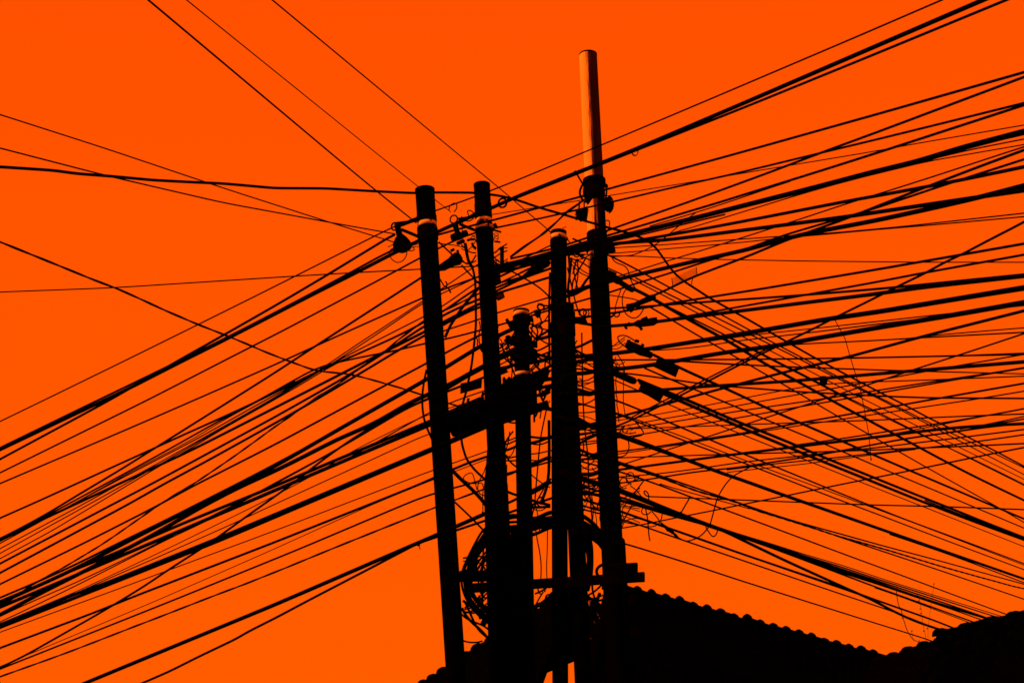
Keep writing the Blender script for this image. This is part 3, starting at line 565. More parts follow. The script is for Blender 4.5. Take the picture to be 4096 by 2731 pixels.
def cap_mesh(L, r):
    """barrel ridge tile lying along +x with a raised collar at its start; shell with real thickness"""
    prof = [(0.0, 1.36), (0.05, 1.46), (0.22, 1.38), (0.40, 1.02), (1.04, 0.97)]
    v = []; f = []; seg = 10
    for inner in (0, 1):
        for t, q in prof:
            rr = r * q - (0.018 if inner else 0.0)
            for j in range(seg + 1):
                a = math.pi * (-0.06 + 1.12 * j / seg); v.append((t * L, rr * math.cos(a), rr * math.sin(a) - 0.25 * r))
    m = len(prof); w = seg + 1; o = m * w
    for i in range(m - 1):
        for j in range(seg):
            f.append((i * w + j, i * w + j + 1, (i + 1) * w + j + 1, (i + 1) * w + j))
            f.append((o + i * w + j, o + (i + 1) * w + j, o + (i + 1) * w + j + 1, o + i * w + j + 1))
        for j in (0, seg):
            f.append((i * w + j, (i + 1) * w + j, o + (i + 1) * w + j, o + i * w + j))
    for i in (0, m - 1):
        for j in range(seg): f.append((i * w + j, o + i * w + j, o + i * w + j + 1, i * w + j + 1))
    me = bpy.data.meshes.new("ridge_tile"); me.from_pydata(v, [], f); me.materials.append(TILE); me.update()
    return me
def ridge(a, b, n, r, parent, lift=0.0, name="ridge_tile", jit=0.006):
    d = (b - a); L = d.length / n; x = d.normalized(); z = Vector((0, 0, 1)); y = z.cross(x).normalized(); z = x.cross(y)
    me = cap_mesh(L, r); rng = random.Random(int(r * 1e4) + n)
    po = parent_origin(parent)
    for i in range(n):
        o = bpy.data.objects.new(name, me); COL.objects.link(o); o.parent = parent
        p = a + d * (i / n) + z * (lift + rng.uniform(-jit, jit))
        q = Matrix((x, y, z)).transposed().to_euler()
        o.location = p - po; o.rotation_euler = q
        o.rotation_euler.rotate_axis('Y', rng.uniform(-0.05, 0.05)); o.scale = (1, rng.uniform(.92, 1.08), rng.uniform(.85, 1.18))
def wall_box(mb, a, b, h, t=0.2):
    d = (b - a); d.z = 0; u = d.normalized(); n = Vector((-u.y, u.x, 0)) * t
    c = (a + b) / 2; c.z = h / 2
    mb.box(c, d / 2, n / 2, Vector((0, 0, h / 2)))

# left house: long ridge falling away to the left behind the poles
T = P(2300, 2348, 19.3); AF = P(1618, 2790, 31.0); EN = P(2560, 2530, 18.0); EF = P(1760, 2868, 28.2)
hl = empty("tiled_house", Vector((T.x, T.y + 2.0, 0)))
tag(hl, "dark tiled house behind the poles, its ridge sloping down to the lower left", "house")
tiled_plane("roof_tiles", T, AF, EN, EF, 46, 12, hl).data.materials[0] = LICHEN
nb = (T - EN); nb = Vector((nb.x, nb.y, 0))
tiled_plane("roof_tiles", AF, T, AF + nb * 1.0 + Vector((0, 0, -1.5)), T + nb * 1.0 + Vector((0, 0, -1.5)), 40, 8, hl)
ridge(AF.lerp(T, 0.0) + Vector((0, 0, .02)), T + Vector((0, 0, .03)), 13, 0.08, hl, jit=0.012)
mo = MB(); hn = Vector((EN.x - T.x, EN.y - T.y, 0)).normalized()
for i in range(13):
    a = AF.lerp(T, (i + 0.04) / 13) + hn * 0.15 + Vector((0, 0, 0.03)); b = AF.lerp(T, (i + 0.80) / 13) + hn * 0.15 + Vector((0, 0, 0.03))
    mo.box((a + b) / 2, (b - a) / 2, hn * 0.03, Vector((0, 0, 0.055)))
mm = mo.build("mortar", MORTAR, hl, smooth=False); mm["kind"] = "stuff"
wm = MB(); c0 = T + nb * 0.55; c1 = AF + nb * 0.55
wall_box(wm, T.lerp(AF, .15) + nb * .15, T.lerp(AF, .9) + nb * .15, T.z - 1.0)
wall_box(wm, T.lerp(AF, .15) + nb * .8, T.lerp(AF, .9) + nb * .8, T.z - 1.2)
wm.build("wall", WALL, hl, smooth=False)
for t in (0.06, 0.5, 0.94):
    pm = MB(); q = EN.lerp(EF, t) + (T - EN) * 0.06; pm.tube([Vector((q.x, q.y, 0)), Vector((q.x, q.y, q.z - 0.1))], 0.07, 8); pm.build("porch_post", WALL, hl)

# right house: ridge running down behind the tallest pole
B0 = P(2425, 2342, 19.5); B1 = P(3535, 2646, 21.5); BE0 = P(2285, 2960, 16.9); BE1 = P(3580, 2960, 19.0)
hb = empty("tiled_house", Vector((B0.x + 3, B0.y + 1.5, 0)))
tag(hb, "dark tiled house right of the poles, humped ridge tiles stepping down to the right", "house")
tiled_plane("roof_tiles", B0, B1, BE0, BE1, 30, 12, hb)
bb = Vector((1.0, 4.0, 0)); tiled_plane("roof_tiles", B1, B0, B1 + bb + Vector((0, 0, -1.6)), B0 + bb + Vector((0, 0, -1.6)), 26, 8, hb)
RS = B0.lerp(B1, 0.092 - 0.046 * 2); ridge(B0 + Vector((0, 0, .03)), B1 + Vector((0, 0, .03)), 21, 0.078, hb, jit=0.02)
wm = MB(); wall_box(wm, BE0 + Vector((.7, .6, 0)), BE1 + Vector((-.5, .6, 0)), BE0.z - 0.1); wall_box(wm, BE0 + Vector((.7, .6, 0)), B0 + bb * .9 + Vector((.3, 0, 0)), BE0.z - 0.1)
wm.build("wall", WALL, hb, smooth=False)
cl = MB()
cl.lathe(P(2528, 2400, 19.0), P(2552, 2420, 18.8), [(0, .02), (.2, .11), (.8, .13), (1, .03)], 10); cl.build("roof_vent", TILE, hb)

# corner house: ridge climbing out of the right edge
C0 = P(3490, 2656, 19.6); C1 = P(4520, 2326, 13.9); CE0 = P(3380, 3000, 17.4); CE1 = P(4520, 3000, 11.6)
hc = empty("tiled_house", Vector((C1.x - 1.0, C1.y + 3.0, 0)))
tag(hc, "dark tiled house in the lower right corner, ridge climbing to the right edge", "house")
tiled_plane("roof_tiles", C0, C1, CE0, CE1, 34, 11, hc)
cb = Vector((1.6, 4.0, 0)); tiled_plane("roof_tiles", C1, C0, C1 + cb + Vector((0, 0, -1.4)), C0 + cb + Vector((0, 0, -1.4)), 30, 8, hc)
ridge(C0.lerp(C1, 0.03) + Vector((0, 0, .01)), C1 + Vector((0, 0, .01)), 13, 0.07, hc, jit=0.015)
S0 = P(3750, 2534, depth_of(C0.lerp(C1, 0.26))); S1 = P(4070, 2466, depth_of(C0.lerp(C1, 0.57))); ridge(S0, S1, 3, 0.06, hc, name="upper_ridge_tile", jit=0.01)
mk = MB(); mk.prism([(3748, 2536), (3762, 2526), (4070, 2462), (4070, 2480), (3800, 2560), (3748, 2572)], depth_of(S0.lerp(S1, .5)), .12, .02); mk.build("ridge_bedding", TILE, hc, smooth=False)
wm = MB(); wall_box(wm, CE0 + Vector((.5, .7, 0)), CE1 + Vector((-.5, .7, 0)), CE0.z - 0.1); wall_box(wm, CE0 + Vector((.5, .7, 0)), C0 + cb * .9, CE0.z - 0.1)
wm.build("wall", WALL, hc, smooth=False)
dw = C0.lerp(C1, 0.16)
tw_ = MB(); dd = depth_of(dw)
for pts, w in (([(3692, 2575), (3650, 2555), (3628, 2520), (3612, 2470), (3606, 2440), (3594, 2420), (3585, 2370), (3588, 2350)], 3.2),
               ([(3706, 2575), (3700, 2530), (3690, 2490), (3684, 2430), (3676, 2385), (3668, 2378)], 1.6),
               ([(3712, 2570), (3712, 2510), (3720, 2450), (3730, 2380), (3736, 2332)], 1.3),
               ([(3655, 2565), (3648, 2530), (3645, 2520)], 1.4)):
    tw_.tube([P(x, y, dd) for x, y in smooth_path(pts, 8)], rpx(w, dd), 5)
for x, y in ((3610, 2470), (3648, 2522), (3683, 2452), (3681, 2434), (3736, 2334), (3709, 2512), (3677, 2562), (3674, 2402), (3695, 2522)):
    tw_.lathe(P(x - 3, y + 2, dd), P(x + 3, y - 2, dd), [(0, .002), (.4, .009), (1, .002)], 5)
tag(tw_.build("dry_weed", TWIG), "thin dry weed stalks growing on the corner house ridge", "plant")

# ------------------------------------------------------------------ poles
class Pole:
    def __init__(s, top, bot, wt, wb, Y, label, mat, n=28):
        a = PY(top[0], top[1], Y); b = PY(bot[0], bot[1], Y)
        ax = (a - b).normalized(); base = b - ax * (b.z / ax.z)
        s.a, s.base, s.ax, s.Y, s.top, s.bot = a, base, ax, Y, top, bot
        s.rt = rpx(wt, depth_of(a)); s.rb = rpx(wb, depth_of(b)); s.h = (a - base).length; s.hb = (b - base).length
        s.root = empty("utility_pole", base)
        tag(s.root, label, "pole", "poles of the central group")
        q = Vector((0, 0, 1)).rotation_difference(ax)
        sh = MB(); H = s.h
        rr = lambda z: s.rb + (s.rt - s.rb) * (z - s.hb) / (H - s.hb)
        prof = [(z, rr(z)) for z in [H * i / 24 for i in range(24)]] + [(H - .012, s.rt), (H, s.rt - .010)]
        v = []; f = []
        for z, r in prof:
            for j in range(n):
                an = 2 * math.pi * j / n; v.append(Vector((r * math.cos(an), r * math.sin(an), z)))
        for i in range(len(prof) - 1):
            for j in range(n): f.append((i * n + j, i * n + (j + 1) % n, (i + 1) * n + (j + 1) % n, (i + 1) * n + j))
        f.append(tuple((len(prof) - 1) * n + j for j in range(n))); f.append(tuple(range(n - 1, -1, -1)))
        me = bpy.data.meshes.new("shaft"); me.from_pydata([tuple(p) for p in v], [], f); me.materials.append(mat)
        for p in me.polygons: p.use_smooth = len(p.vertices) == 4
        s.shaft = bpy.data.objects.new("shaft", me); COL.objects.link(s.shaft); s.shaft.parent = s.root
        s.shaft.rotation_mode = 'QUATERNION'; s.shaft.rotation_quaternion = q
    def z(s, py):
        """height along the pole shown at picture row py"""
        t = (py - s.bot[1]) / (s.top[1] - s.bot[1]); x = s.bot[0] + (s.top[0] - s.bot[0]) * t
        return (PY(x, py, s.Y) - s.base).dot(s.ax)
    def at(s, py): return s.base + s.ax * s.z(py)
    def d(s, py): return depth_of(s.at(py))
    def r(s, py): return s.rb + (s.rt - s.rb) * (s.z(py) - s.hb) / (s.h - s.hb)
    def collar(s, y0, y1, k, mat=None, name="clamp"):
        mb = MB(); a = s.at(y1); b = s.at(y0); r = s.r(y0) * k
        mb.lathe(a, b, [(0, r * .96), (.08, r), (.92, r), (1, r * .96)], 28)
        return mb.build(name, mat or IRON, s.root)
    def ring(s, y0, y1, k, mat, name="strap", k0=0.99):
        """open strap round the shaft"""
        mb = MB(); a = s.at(y1); b = s.at(y0); r = s.r(y0); mb.lathe(a, b, [(0, r * k), (1, r * k)], 28)
        return mb.build(name, mat, s.root)
p1 = Pole((1699, 756), (1826, 2731), 77, 80, 15.0, "leftmost pole of the group, black, with a bright strap and a bell insulator", CONC)
p2 = Pole((1927, 736), (2024, 2500), 65, 78, 15.35, "second pole from the left, same height as the leftmost, bright strap near its top", CONC)
p3 = Pole((2085, 1240), (2109, 2731), 61, 66, 15.9, "shortest thin pole in the middle of the group, carrying the tangle of boxes", CONC)
p4 = Pole((2234, 925), (2241, 2731), 63, 64, 15.5, "upright capped pole, third tallest looking, standing left of its shorter twin", CONC)
p5 = Pole((2262, 1218), (2334, 2731), 64, 70, 15.15, "shorter leaning pole pressed against the right side of the capped pole", CONC)
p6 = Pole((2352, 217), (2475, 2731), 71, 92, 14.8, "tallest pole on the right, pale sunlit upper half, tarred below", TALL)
TALLZ = p6.z(900)
p1.collar(862, 892, 1.05); p1.ring(893, 909, 1.015, BAND, "bright_strap"); p1.collar(910, 962, 1.08); p1.collar(757, 768, 1.03, name="cap")
p2.collar(812, 878, 1.05); p2.ring(879, 898, 1.02, BAND, "bright_strap"); p2.collar(899, 926, 1.13); p2.collar(928, 975, 1.06); p2.collar(737, 746, 1.02, name="cap")
p2.ring(908, 921, 1.17, BAND, "bright_strap")
p4.collar(926, 941, 1.03, name="cap"); p4.ring(942, 958, 1.01, BAND, "bright_strap"); p4.collar(959, 988, 1.08); p4.collar(1218, 1236, 1.1); p4.collar(1290, 1330, 1.12)
p3.collar(1241, 1249, 1.05, name="cap"); p3.ring(1248, 1264, 1.01, BAND, "bright_strap"); p3.collar(1265, 1300, 1.15); p3.collar(1345, 1380, 1.22); p3.collar(1400, 1440, 1.25)
p3.ring(1492, 1505, 1.05, BAND, "bright_strap")
p5.collar(1219, 1240, 1.05, name="cap"); p5.collar(1300, 1345, 1.08); p5.collar(1505, 1540, 1.06)
p6.collar(718, 742, 1.22); p6.collar(743, 762, 1.08); p6.collar(764, 786, 1.10); p6.collar(930, 985, 1.06); p6.collar(985, 1010, 1.14); p6.collar(2060, 2080, 1.05); p6.collar(218, 224, 1.02, name="cap")

def hw(pole, name, mat=IRON):
    return MB()
def ptube(mb, pts, w, d, n=8, sig=8, w2=None):
    w = w * 1.05 + 1.5
    q = smooth_path(pts, sig) if len(pts) > 2 else pts
    p3_ = [P(x, y, d) for x, y in q]
    if w2 is None: mb.tube(p3_, rpx(w, d), n)
    else: mb.tube(p3_, [rpx(w + (w2 - w) * i / (len(p3_) - 1), d) for i in range(len(p3_))], n)
def pring(mb, cx, cy, R_, w, d, sq=1.0, rot=0.0, n=8):
    pts = []
    for i in range(25):
        a = 2 * math.pi * i / 24; x = R_ * math.cos(a); y = R_ * sq * math.sin(a)
        pts.append(P(cx + x * math.cos(rot) - y * math.sin(rot), cy + x * math.sin(rot) + y * math.cos(rot), d + 0.02 * math.sin(a)))
    mb.tube(pts, rpx(w, d), n, cap=False)
def plathe(mb, a, b, prof, d, n=14, d2=None):
    mb.lathe(P(a[0], a[1], d), P(b[0], b[1], d2 or d), [(t, rpx(2 * r, d)) for t, r in prof], n)

# --- bell insulator on the leftmost pole
d = p1.d(930) - 0.02
m = MB(); ptube(m, [(1592, 892), (1640, 886), (1690, 874)], 9, d); ptube(m, [(1600, 905), (1650, 886), (1690, 880)], 8, d); ptube(m, [(1604, 918), (1640, 932), (1682, 950)], 12, d); m.build("bracket", IRON, p1.root)
m = MB(); pring(m, 1578, 906, 12, 7, d, 1.25, 0.3); m.build("shackle", IRON, p1.root)
m = MB(); plathe(m, (1586, 888), (1600, 950), [(0, 5), (.15, 12), (.8, 13), (1, 10)], d); m.build("insulator_neck", IRON, p1.root)
m = MB(); plathe(m, (1600, 936), (1614, 1012), [(0, 10), (.2, 24), (.45, 36), (.7, 38), (.85, 34), (.93, 22), (1, 8)], d, 18); m.build("bell_insulator", BOXM, p1.root)
m = MB(); ptube(m, [(1573, 993), (1559, 1000), (1557, 1018), (1566, 1038), (1588, 1052), (1610, 1046), (1626, 1024), (1628, 1005)], 2.6, d); ptube(m, [(1575, 975), (1562, 984), (1551, 988)], 2, d); ptube(m, [(1645, 985), (1662, 997), (1658, 1003), (1632, 1003)], 2.6, d); ptube(m, [(1645, 983), (1676, 975)], 2, d); ptube(m, [(1645, 988), (1676, 986)], 2, d); m.build("tie_wire", CABLE, p1.root)
# --- spool insulator on the second pole
d = p2.d(930) - 0.05
m = MB(); ptube(m, [(1832, 876), (1870, 870), (1905, 862)], 8, d); ptube(m, [(1838, 888), (1870, 872), (1905, 850)], 8, d); ptube(m, [(1838, 896), (1866, 908), (1908, 924)], 11, d); m.build("bracket", IRON, p2.root)
m = MB(); pring(m, 1815, 877, 14, 6, d, 1.15, 0.5); m.build("shackle", IRON, p2.root)
m = MB(); plathe(m, (1818, 890), (1830, 932), [(0, 8), (.2, 13), (.8, 10), (1, 13)], d); m.build("insulator_neck", IRON, p2.root)
m = MB(); plathe(m, (1803, 955), (1872, 930), [(0, 8), (.06, 16), (.55, 18), (.66, 10), (.75, 14), (.95, 13), (1, 6)], d, 16); plathe(m, (1826, 976), (1859, 962), [(0, 3), (.1, 8), (.9, 8), (1, 4)], d); m.build("spool_insulator", BOXM, p2.root)
m = MB(); ptube(m, [(1960, 918), (1975, 920), (2005, 929)], 7, d); ptube(m, [(1978, 966), (2002, 969)], 6, d)
for cx, cy in ((1985, 938), (1986, 950), (1983, 959)): pring(m, cx, cy, 9, 3, d, 0.55, 0.15)
for cx, cy in ((1896, 939), (1892, 951)): pring(m, cx, cy, 9, 3, d, 0.5, -0.1)
ptube(m, [(1868, 963), (1880, 957), (1898, 958)], 9, d); m.build("spring_hook", IRON, p2.root)
m = MB()
for x, y in ((1888, 975), (1893, 985), (1899, 990), (1976, 900), (1980, 897), (1985, 905)): plathe(m, (x, y - 6), (x + 3, y + 10), [(0, 2), (.5, 7), (1, 2)], d, 6)
m.build("bolt", IRON, p2.root)
m = MB(); m.prism([(2000, 990), (2016, 986), (2016, 1060), (2000, 1062)], p2.d(1020), .06); ptube(m, [(1980, 1012), (1990, 1003), (1996, 992), (2012, 986), (2028, 975)], 4, p2.d(1000)); m.build("side_bracket", IRON, p2.root)
m = MB(); m.prism([(1985, 1035), (1995, 1087), (2006, 1127), (1983, 1138), (1978, 1060)], p2.d(1080), .07); m.build("side_plate", TAGM, p2.root)
m = MB(); m.prism([(1984, 1178), (2014, 1168), (2020, 1190), (1994, 1203), (1984, 1196)], p2.d(1180), .05); m.build("name_plate", pale("scuffed plate", (0.30, 0.16, 0.08), (0.006, 0.004, 0.003), 30, 0.40), p2.root)
# --- band and cable clamps of the tallest pole
d = p6.d(780) - 0.10
m = MB(); ptube(m, [(2347, 722), (2330, 738), (2320, 760), (2318, 778), (2326, 792), (2334, 805)], 8, d); ptube(m, [(2338, 742), (2334, 760), (2336, 790)], 5, d); m.prism([(2336, 742), (2415, 738), (2419, 800), (2338, 812)], d, .06); m.build("clamp_plate", IRON, p6.root)
m = MB(); plathe(m, (2420, 736), (2428, 752), [(0, 4), (.3, 9), (1, 6)], d); ptube(m, [(2412, 740), (2425, 745), (2427, 768), (2424, 790)], 6, d); m.build("clamp_bolt", IRON, p6.root)
rg = random.Random(3)
m = MB(); m.prism([(2414, 792), (2440, 788), (2446, 805), (2455, 822), (2448, 842), (2430, 848), (2416, 838)], d, .10, .02)
for i in range(12):
    a = -1.3 + i * 0.23; x, y = 2430 + 20 * math.cos(a), 818 + 30 * math.sin(a); plathe(m, (x, y), (x + 7 * math.cos(a), y + 8 * math.sin(a)), [(0, 4), (.6, 4), (1, 2)], d + rg.uniform(-.05, .05), 6)
m.build("ribbed_clamp", BOXM, p6.root)
m = MB(); m.prism([(2302, 845), (2318, 838), (2348, 832), (2348, 878), (2322, 887), (2310, 872)], d, .10, .02)
for i in range(6): plathe(m, (2308, 842 + i * 7), (2299 + (i % 2) * 3, 845 + i * 7), [(0, 4), (1, 2)], d, 6)
m.build("ribbed_clamp", BOXM, p6.root)
m = MB(); ptube(m, [(2318, 806), (2316, 835)], 5, d); ptube(m, [(2336, 806), (2337, 830)], 4, d); ptube(m, [(2340, 830), (2355, 842), (2362, 852)], 10, d); m.build("clamp_rod", IRON, p6.root)
m = MB(); d = p6.d(990) - .1
m.prism([(2404, 970), (2446, 968), (2458, 985), (2463, 1008), (2440, 1012), (2410, 1018)], d, .10, .02)
for i in range(7): plathe(m, (2440 + i * 2, 972 + i * 6), (2452 + i * 2, 970 + i * 6), [(0, 4), (1, 1.5)], d, 6)
m.build("ribbed_clamp", BOXM, p6.root)
m = MB(); d = p6.d(1250) - .12
pring(m, 2467, 1258, 11, 6, d, 0.8, -0.2); ptube(m, [(2438, 1270), (2452, 1264), (2460, 1250), (2490, 1248), (2502, 1238)], 7, d); m.build("eye_bolt", IRON, p6.root)
# conduit strapped to the tallest pole
m = MB(); d = p6.d(2300) - .05; m.lathe(P(2490, 2150, d), P(2520, 2740, depth_of(PY(2520, 2740, p6.Y)) - .05), [(0, .008), (.012, .022), (.03, .028), (1, .030)], 10); m.build("conduit", CONC, p6.root)
# --- fittings of the capped pole and its twin
d = p4.d(1230) - .02
m = MB(); pring(m, 2163, 1228, 13, 8, d, 0.9, .4); ptube(m, [(2152, 1214), (2170, 1222), (2200, 1224)], 6, d); ptube(m, [(2170, 1240), (2200, 1228)], 7, d); ptube(m, [(2150, 1240), (2128, 1250), (2104, 1264)], 6, d); m.prism([(2136, 1240), (2166, 1238), (2162, 1268), (2150, 1273), (2138, 1262)], d, .05); m.build("eye_bracket", IRON, p4.root)
m = MB(); ptube(m, [(2250, 912), (2265, 908)], 2, p4.d(912)); ptube(m, [(2266, 952), (2273, 960), (2281, 975)], 3, p4.d(950)); plathe(m, (2263, 945), (2270, 962), [(0, 3), (.5, 6), (1, 3)], p4.d(950)); m.build("tie_wire", CABLE, p4.root)
m = MB(); d = p5.d(1250) - .05
pring(m, 2332, 1250, 13, 7, d, 1.1, .2); pring(m, 2345, 1252, 11, 5, d, 1.2, .1); m.prism([(2296, 1268), (2340, 1266), (2350, 1290), (2300, 1296)], d, .06); m.build("eye_bracket", IRON, p5.root)
m = MB(); d = p5.d(1280) - .1; m.prism([(2276, 1240), (2300, 1246), (2302, 1290), (2296, 1330), (2270, 1334)], d, .10, .02); m.prism([(2190, 1320), (2204, 1312), (2206, 1352), (2192, 1350)], d, .08, .01); m.build("cable_saddle", IRON, p5.root)
m = MB(); ptube(m, [(2268, 985), (2276, 1030), (2280, 1090), (2272, 1150), (2280, 1230), (2292, 1300)], 8, p4.d(1100) - .1); ptube(m, [(2200, 1090), (2197, 1200), (2196, 1320), (2199, 1460)], 7, p4.d(1250) - .1); m.build("riser_cable", CABLE, p4.root)
# --- shortest pole: arm, cable box, distribution box
d = p3.d(1360) - .05
m = MB(); m.prism([(2028, 1341), (2060, 1350), (2150, 1365), (2150, 1392), (2058, 1385), (2022, 1374)], d, .07, .01); m.prism([(2021, 1344), (2026, 1345), (2026, 1370), (2021, 1368)], d, .08); m.build("cross_bracket", IRON, p3.root)
m = MB(); m.prism([(2020, 1279), (2028, 1272), (2040, 1290), (2130, 1262), (2135, 1285), (2040, 1316)], d, .07, .01); m.build("cross_bracket", IRON, p3.root)
m = MB(); m.prism([(2062, 1395), (2124, 1385), (2150, 1400), (2150, 1440), (2118, 1455), (2062, 1450)], d - .02, .16, .02); m.build("cable_clamp", BOXM, p3.root)
dbx = empty("distribution_box", P(2080, 1640, p3.d(1600) - .12)); tag(dbx, "black distribution box with ribbed lid strapped to the shortest pole", "box")
d = p3.d(1570) - .14
m = MB(); m.prism([(1998, 1545), (2030, 1512), (2052, 1512), (2066, 1500), (2126, 1498), (2146, 1540), (2150, 1642), (2000, 1650)], d, .24, .02); m.build("body", BOXM, dbx)
m = MB(); m.prism([(1994, 1634), (2156, 1612), (2190, 1600), (2198, 1628), (2150, 1650), (1996, 1700)], d - .02, .2, .02); m.build("lower_tray", BOXM, dbx)
m = MB()
for i in range(6): plathe(m, (2016 + i * 20, 1507 - i * 1), (2018 + i * 20, 1540 - i), [(0, 3), (.2, 7), (1, 7)], d - .13, 8)
m.build("cable_gland", BOXM, dbx)
m = MB(); m.prism([(1998, 1470), (2018, 1464), (2034, 1488), (2004, 1500)], d, .08, .01); m.build("hinge", IRON, dbx)
m = MB(); m.prism([(2126, 1500), (2150, 1485), (2172, 1470), (2196, 1462), (2196, 1498), (2170, 1540), (2150, 1560)], d + .1, .1, .01); m.build("bracket", IRON, dbx)

# --- cross arms bolted behind the poles
def bar(name, a, b, h, d0, d1, label, t=.10):
    m = MB(); x = P(a[0], a[1], d0); y = P(b[0], b[1], d1); ax = (y - x) / 2
    up = UP * rpx(h, (d0 + d1) / 2); fw = FWD * t / 2
    m.box((x + y) / 2, ax, up, fw)
    o = m.build(name, IRON, smooth=False); tag(o, label, "cross arm"); return o
bar("cross_arm", (1882, 2351), (2578, 2306), 34, 15.5, 14.55, "long black cross arm spanning the poles, its right end sticking out lowest")
bar("cross_arm", (1838, 2304), (2040, 2300), 40, 15.25, 15.25, "short black cross arm joining the two leftmost poles above the coil")
bar("cross_arm", (2440, 2274), (2550, 2268), 34, 14.6, 14.6, "short black stub arm just above the long cross arm on the tallest pole")

m = MB(); d = p2.d(2200) - .02; m.lathe(P(1978, 1790, p2.d(1790)), P(2012, 2731, p2.d(2731)), [(t, rpx(2 * r_, d)) for t, r_ in ((0, 30), (.06, 36), (.12, 43), (.17, 49), (.3, 50), (1, 53))], 20); m.build("cable_sheath", CONC, p2.root)
# --- conduits beside the second pole
m = MB(); m.lathe(P(1966, 1890, 15.2), P(2004, 2740, 15.0), [(0, .02), (.02, .045), (1, .055)], 10)
tag(m.build("cable_conduit", CONC), "black conduit pipe down the left side of the second pole", "pipe")
m = MB(); m.lathe(P(2060, 2108, 15.4), P(2092, 2740, 15.2), [(0, .02), (.03, .055), (1, .062)], 10)
tag(m.build("cable_conduit", CONC), "black conduit pipe filling the gap between second pole and shortest pole", "pipe")

# ------------------------------------------------------------------ closures, plates and clips hanging on the wires
def closure(name, segs, label, cat, d, clips=(), mat=BOXM, group=None):
    """segs: list of (a, b, profile) turned bodies"""
    r = empty(name, P(segs[0][0][0], segs[0][0][1], d))
    for i, (a, b, prof) in enumerate(segs):
        m = MB(); plathe(m, a, b, prof, d, 14); m.build("body" if i == 0 else "sleeve", mat, r)
    for a, b, w in clips:
        m = MB(); ptube(m, [a, b], w, d - 0.01, 8); m.build("clip", IRON, r)
    tag(r, label, cat, group); return r
closure("drop_clamp", [((1752, 1080), (1846, 1024), [(0, 6), (.2, 17), (.55, 20), (.72, 26), (.88, 26), (1, 10)])], "black dead-end clamp on the right side of the leftmost pole", "clamp", 14.95, [((1802, 1005), (1818, 996), 10), ((1830, 1000), (1838, 1060), 9)])
closure("drop_clamp", [((2085, 1110), (2200, 1044), [(0, 4), (.3, 12), (.5, 17), (.9, 17), (1, 8)])], "black ribbed dead-end clamp left of the capped pole", "clamp", 15.35, [((2126, 1070), (2136, 1060), 13), ((2146, 1060), (2158, 1050), 13), ((2166, 1046), (2174, 1040), 11)])
closure("drop_clamp", [((2426, 1092), (2536, 1166), [(0, 14), (.2, 17), (.45, 15), (.5, 11), (.8, 12), (.95, 9), (1, 4)])], "black wedge clamp on the right side of the tallest pole, highest of the clamps there", "clamp", 14.55, [((2432, 1086), (2464, 1100), 16)])
closure("splice_closure", [((2505, 1234), (2622, 1184), [(0, 6), (.08, 14), (.2, 13), (.3, 10), (.85, 13), (1, 8)])], "black splice closure slanting up to the right beside the tallest pole", "splice", 14.5, [((2508, 1216), (2528, 1248), 11), ((2604, 1180), (2618, 1198), 12)])
closure("splice_closure", [((2496, 1302), (2634, 1284), [(0, 6), (.3, 8), (.4, 15), (.85, 16), (1, 6)])], "black splice closure with upright clips beside the tallest pole", "splice", 14.5, [((2566, 1280), (2590, 1270), 12), ((2512, 1290), (2516, 1296), 10), ((2500, 1306), (2508, 1316), 9), ((2558, 1304), (2568, 1320), 10), ((2600, 1276), (2628, 1272), 8)])
closure("splice_closure", [((2502, 1374), (2610, 1424), [(0, 7), (.1, 18), (.3, 20), (.6, 20), (.85, 14), (.95, 14), (1, 8)])], "lumpy black splice closure above the upper dangling plate", "splice", 14.45, [((2508, 1364), (2522, 1364), 10), ((2540, 1362), (2556, 1366), 12), ((2566, 1376), (2576, 1384), 9)])
closure("cable_sleeve", [((2440, 1484), (2546, 1528), [(0, 13), (.85, 15), (.96, 12), (1, 5)])], "round-ended black cable sleeve right of the tallest pole above the lower plate", "sleeve", 14.5, [])
closure("cable_sleeve", [((1792, 1702), (1952, 1631), [(0, 48), (.08, 55), (.92, 55), (1, 48)])], "big black splice canister between the two leftmost poles", "splice", 15.35, [((1870, 1614), (1874, 1592), 9), ((1836, 1634), (1842, 1618), 9), ((1928, 1590), (1934, 1568), 10)])
def plate(name, poly, d, label, cat, mat=TAGM, th=.006, tilt=0.0):
    m = MB(); m.prism(poly, d, th); return tag(m.build(name, mat, smooth=False), label, cat)
plate("tag_plate", [(2614, 1467), (2632, 1430), (2694, 1452), (2716, 1475), (2703, 1509)], 14.4, "black tag plate dangling upper right of the tallest pole", "plate", th=.012)
plate("tag_plate", [(2553, 1559), (2564, 1534), (2630, 1556), (2658, 1574), (2637, 1610)], 14.35, "black tag plate dangling just below the round-ended sleeve", "plate", th=.012)
plate("tag_plate", [(1842, 1533), (1929, 1516), (1926, 1551), (1841, 1575)], 15.2, "dark scuffed tag plate between the two leftmost poles", "plate", pale("scuffed tag", (0.010, 0.006, 0.004), (0.002, 0.0015, 0.001), 30, 0.5), th=.012)
sh = empty("plastic_sheet", P(2740, 1100, 14.3))
m = MB(); m.prism([(2688, 1112), (2786, 1068), (2788, 1097), (2691, 1143)], 14.3, .003); m.build("film", SHEET, sh, smooth=False)
m = MB(); ptube(m, [(2785, 1068), (2788, 1098)], 1.6, 14.3); ptube(m, [(2687, 1112), (2691, 1143)], 1.6, 14.3); m.build("hem", CABLE, sh)
tag(sh, "smoky see-through plastic sheet hung on a wire right of the tallest pole", "sheet")
m = MB(); d = run_depth('A', 3294); plathe(m, (3294, 1503), (3294, 1542), [(0, 9), (.1, 14), (.3, 15), (.75, 15), (.9, 13), (1, 6)], d, 14)
tag(m.build("cable_weight", BOXM), "small black barrel weight sitting on a thick wire at right", "weight")
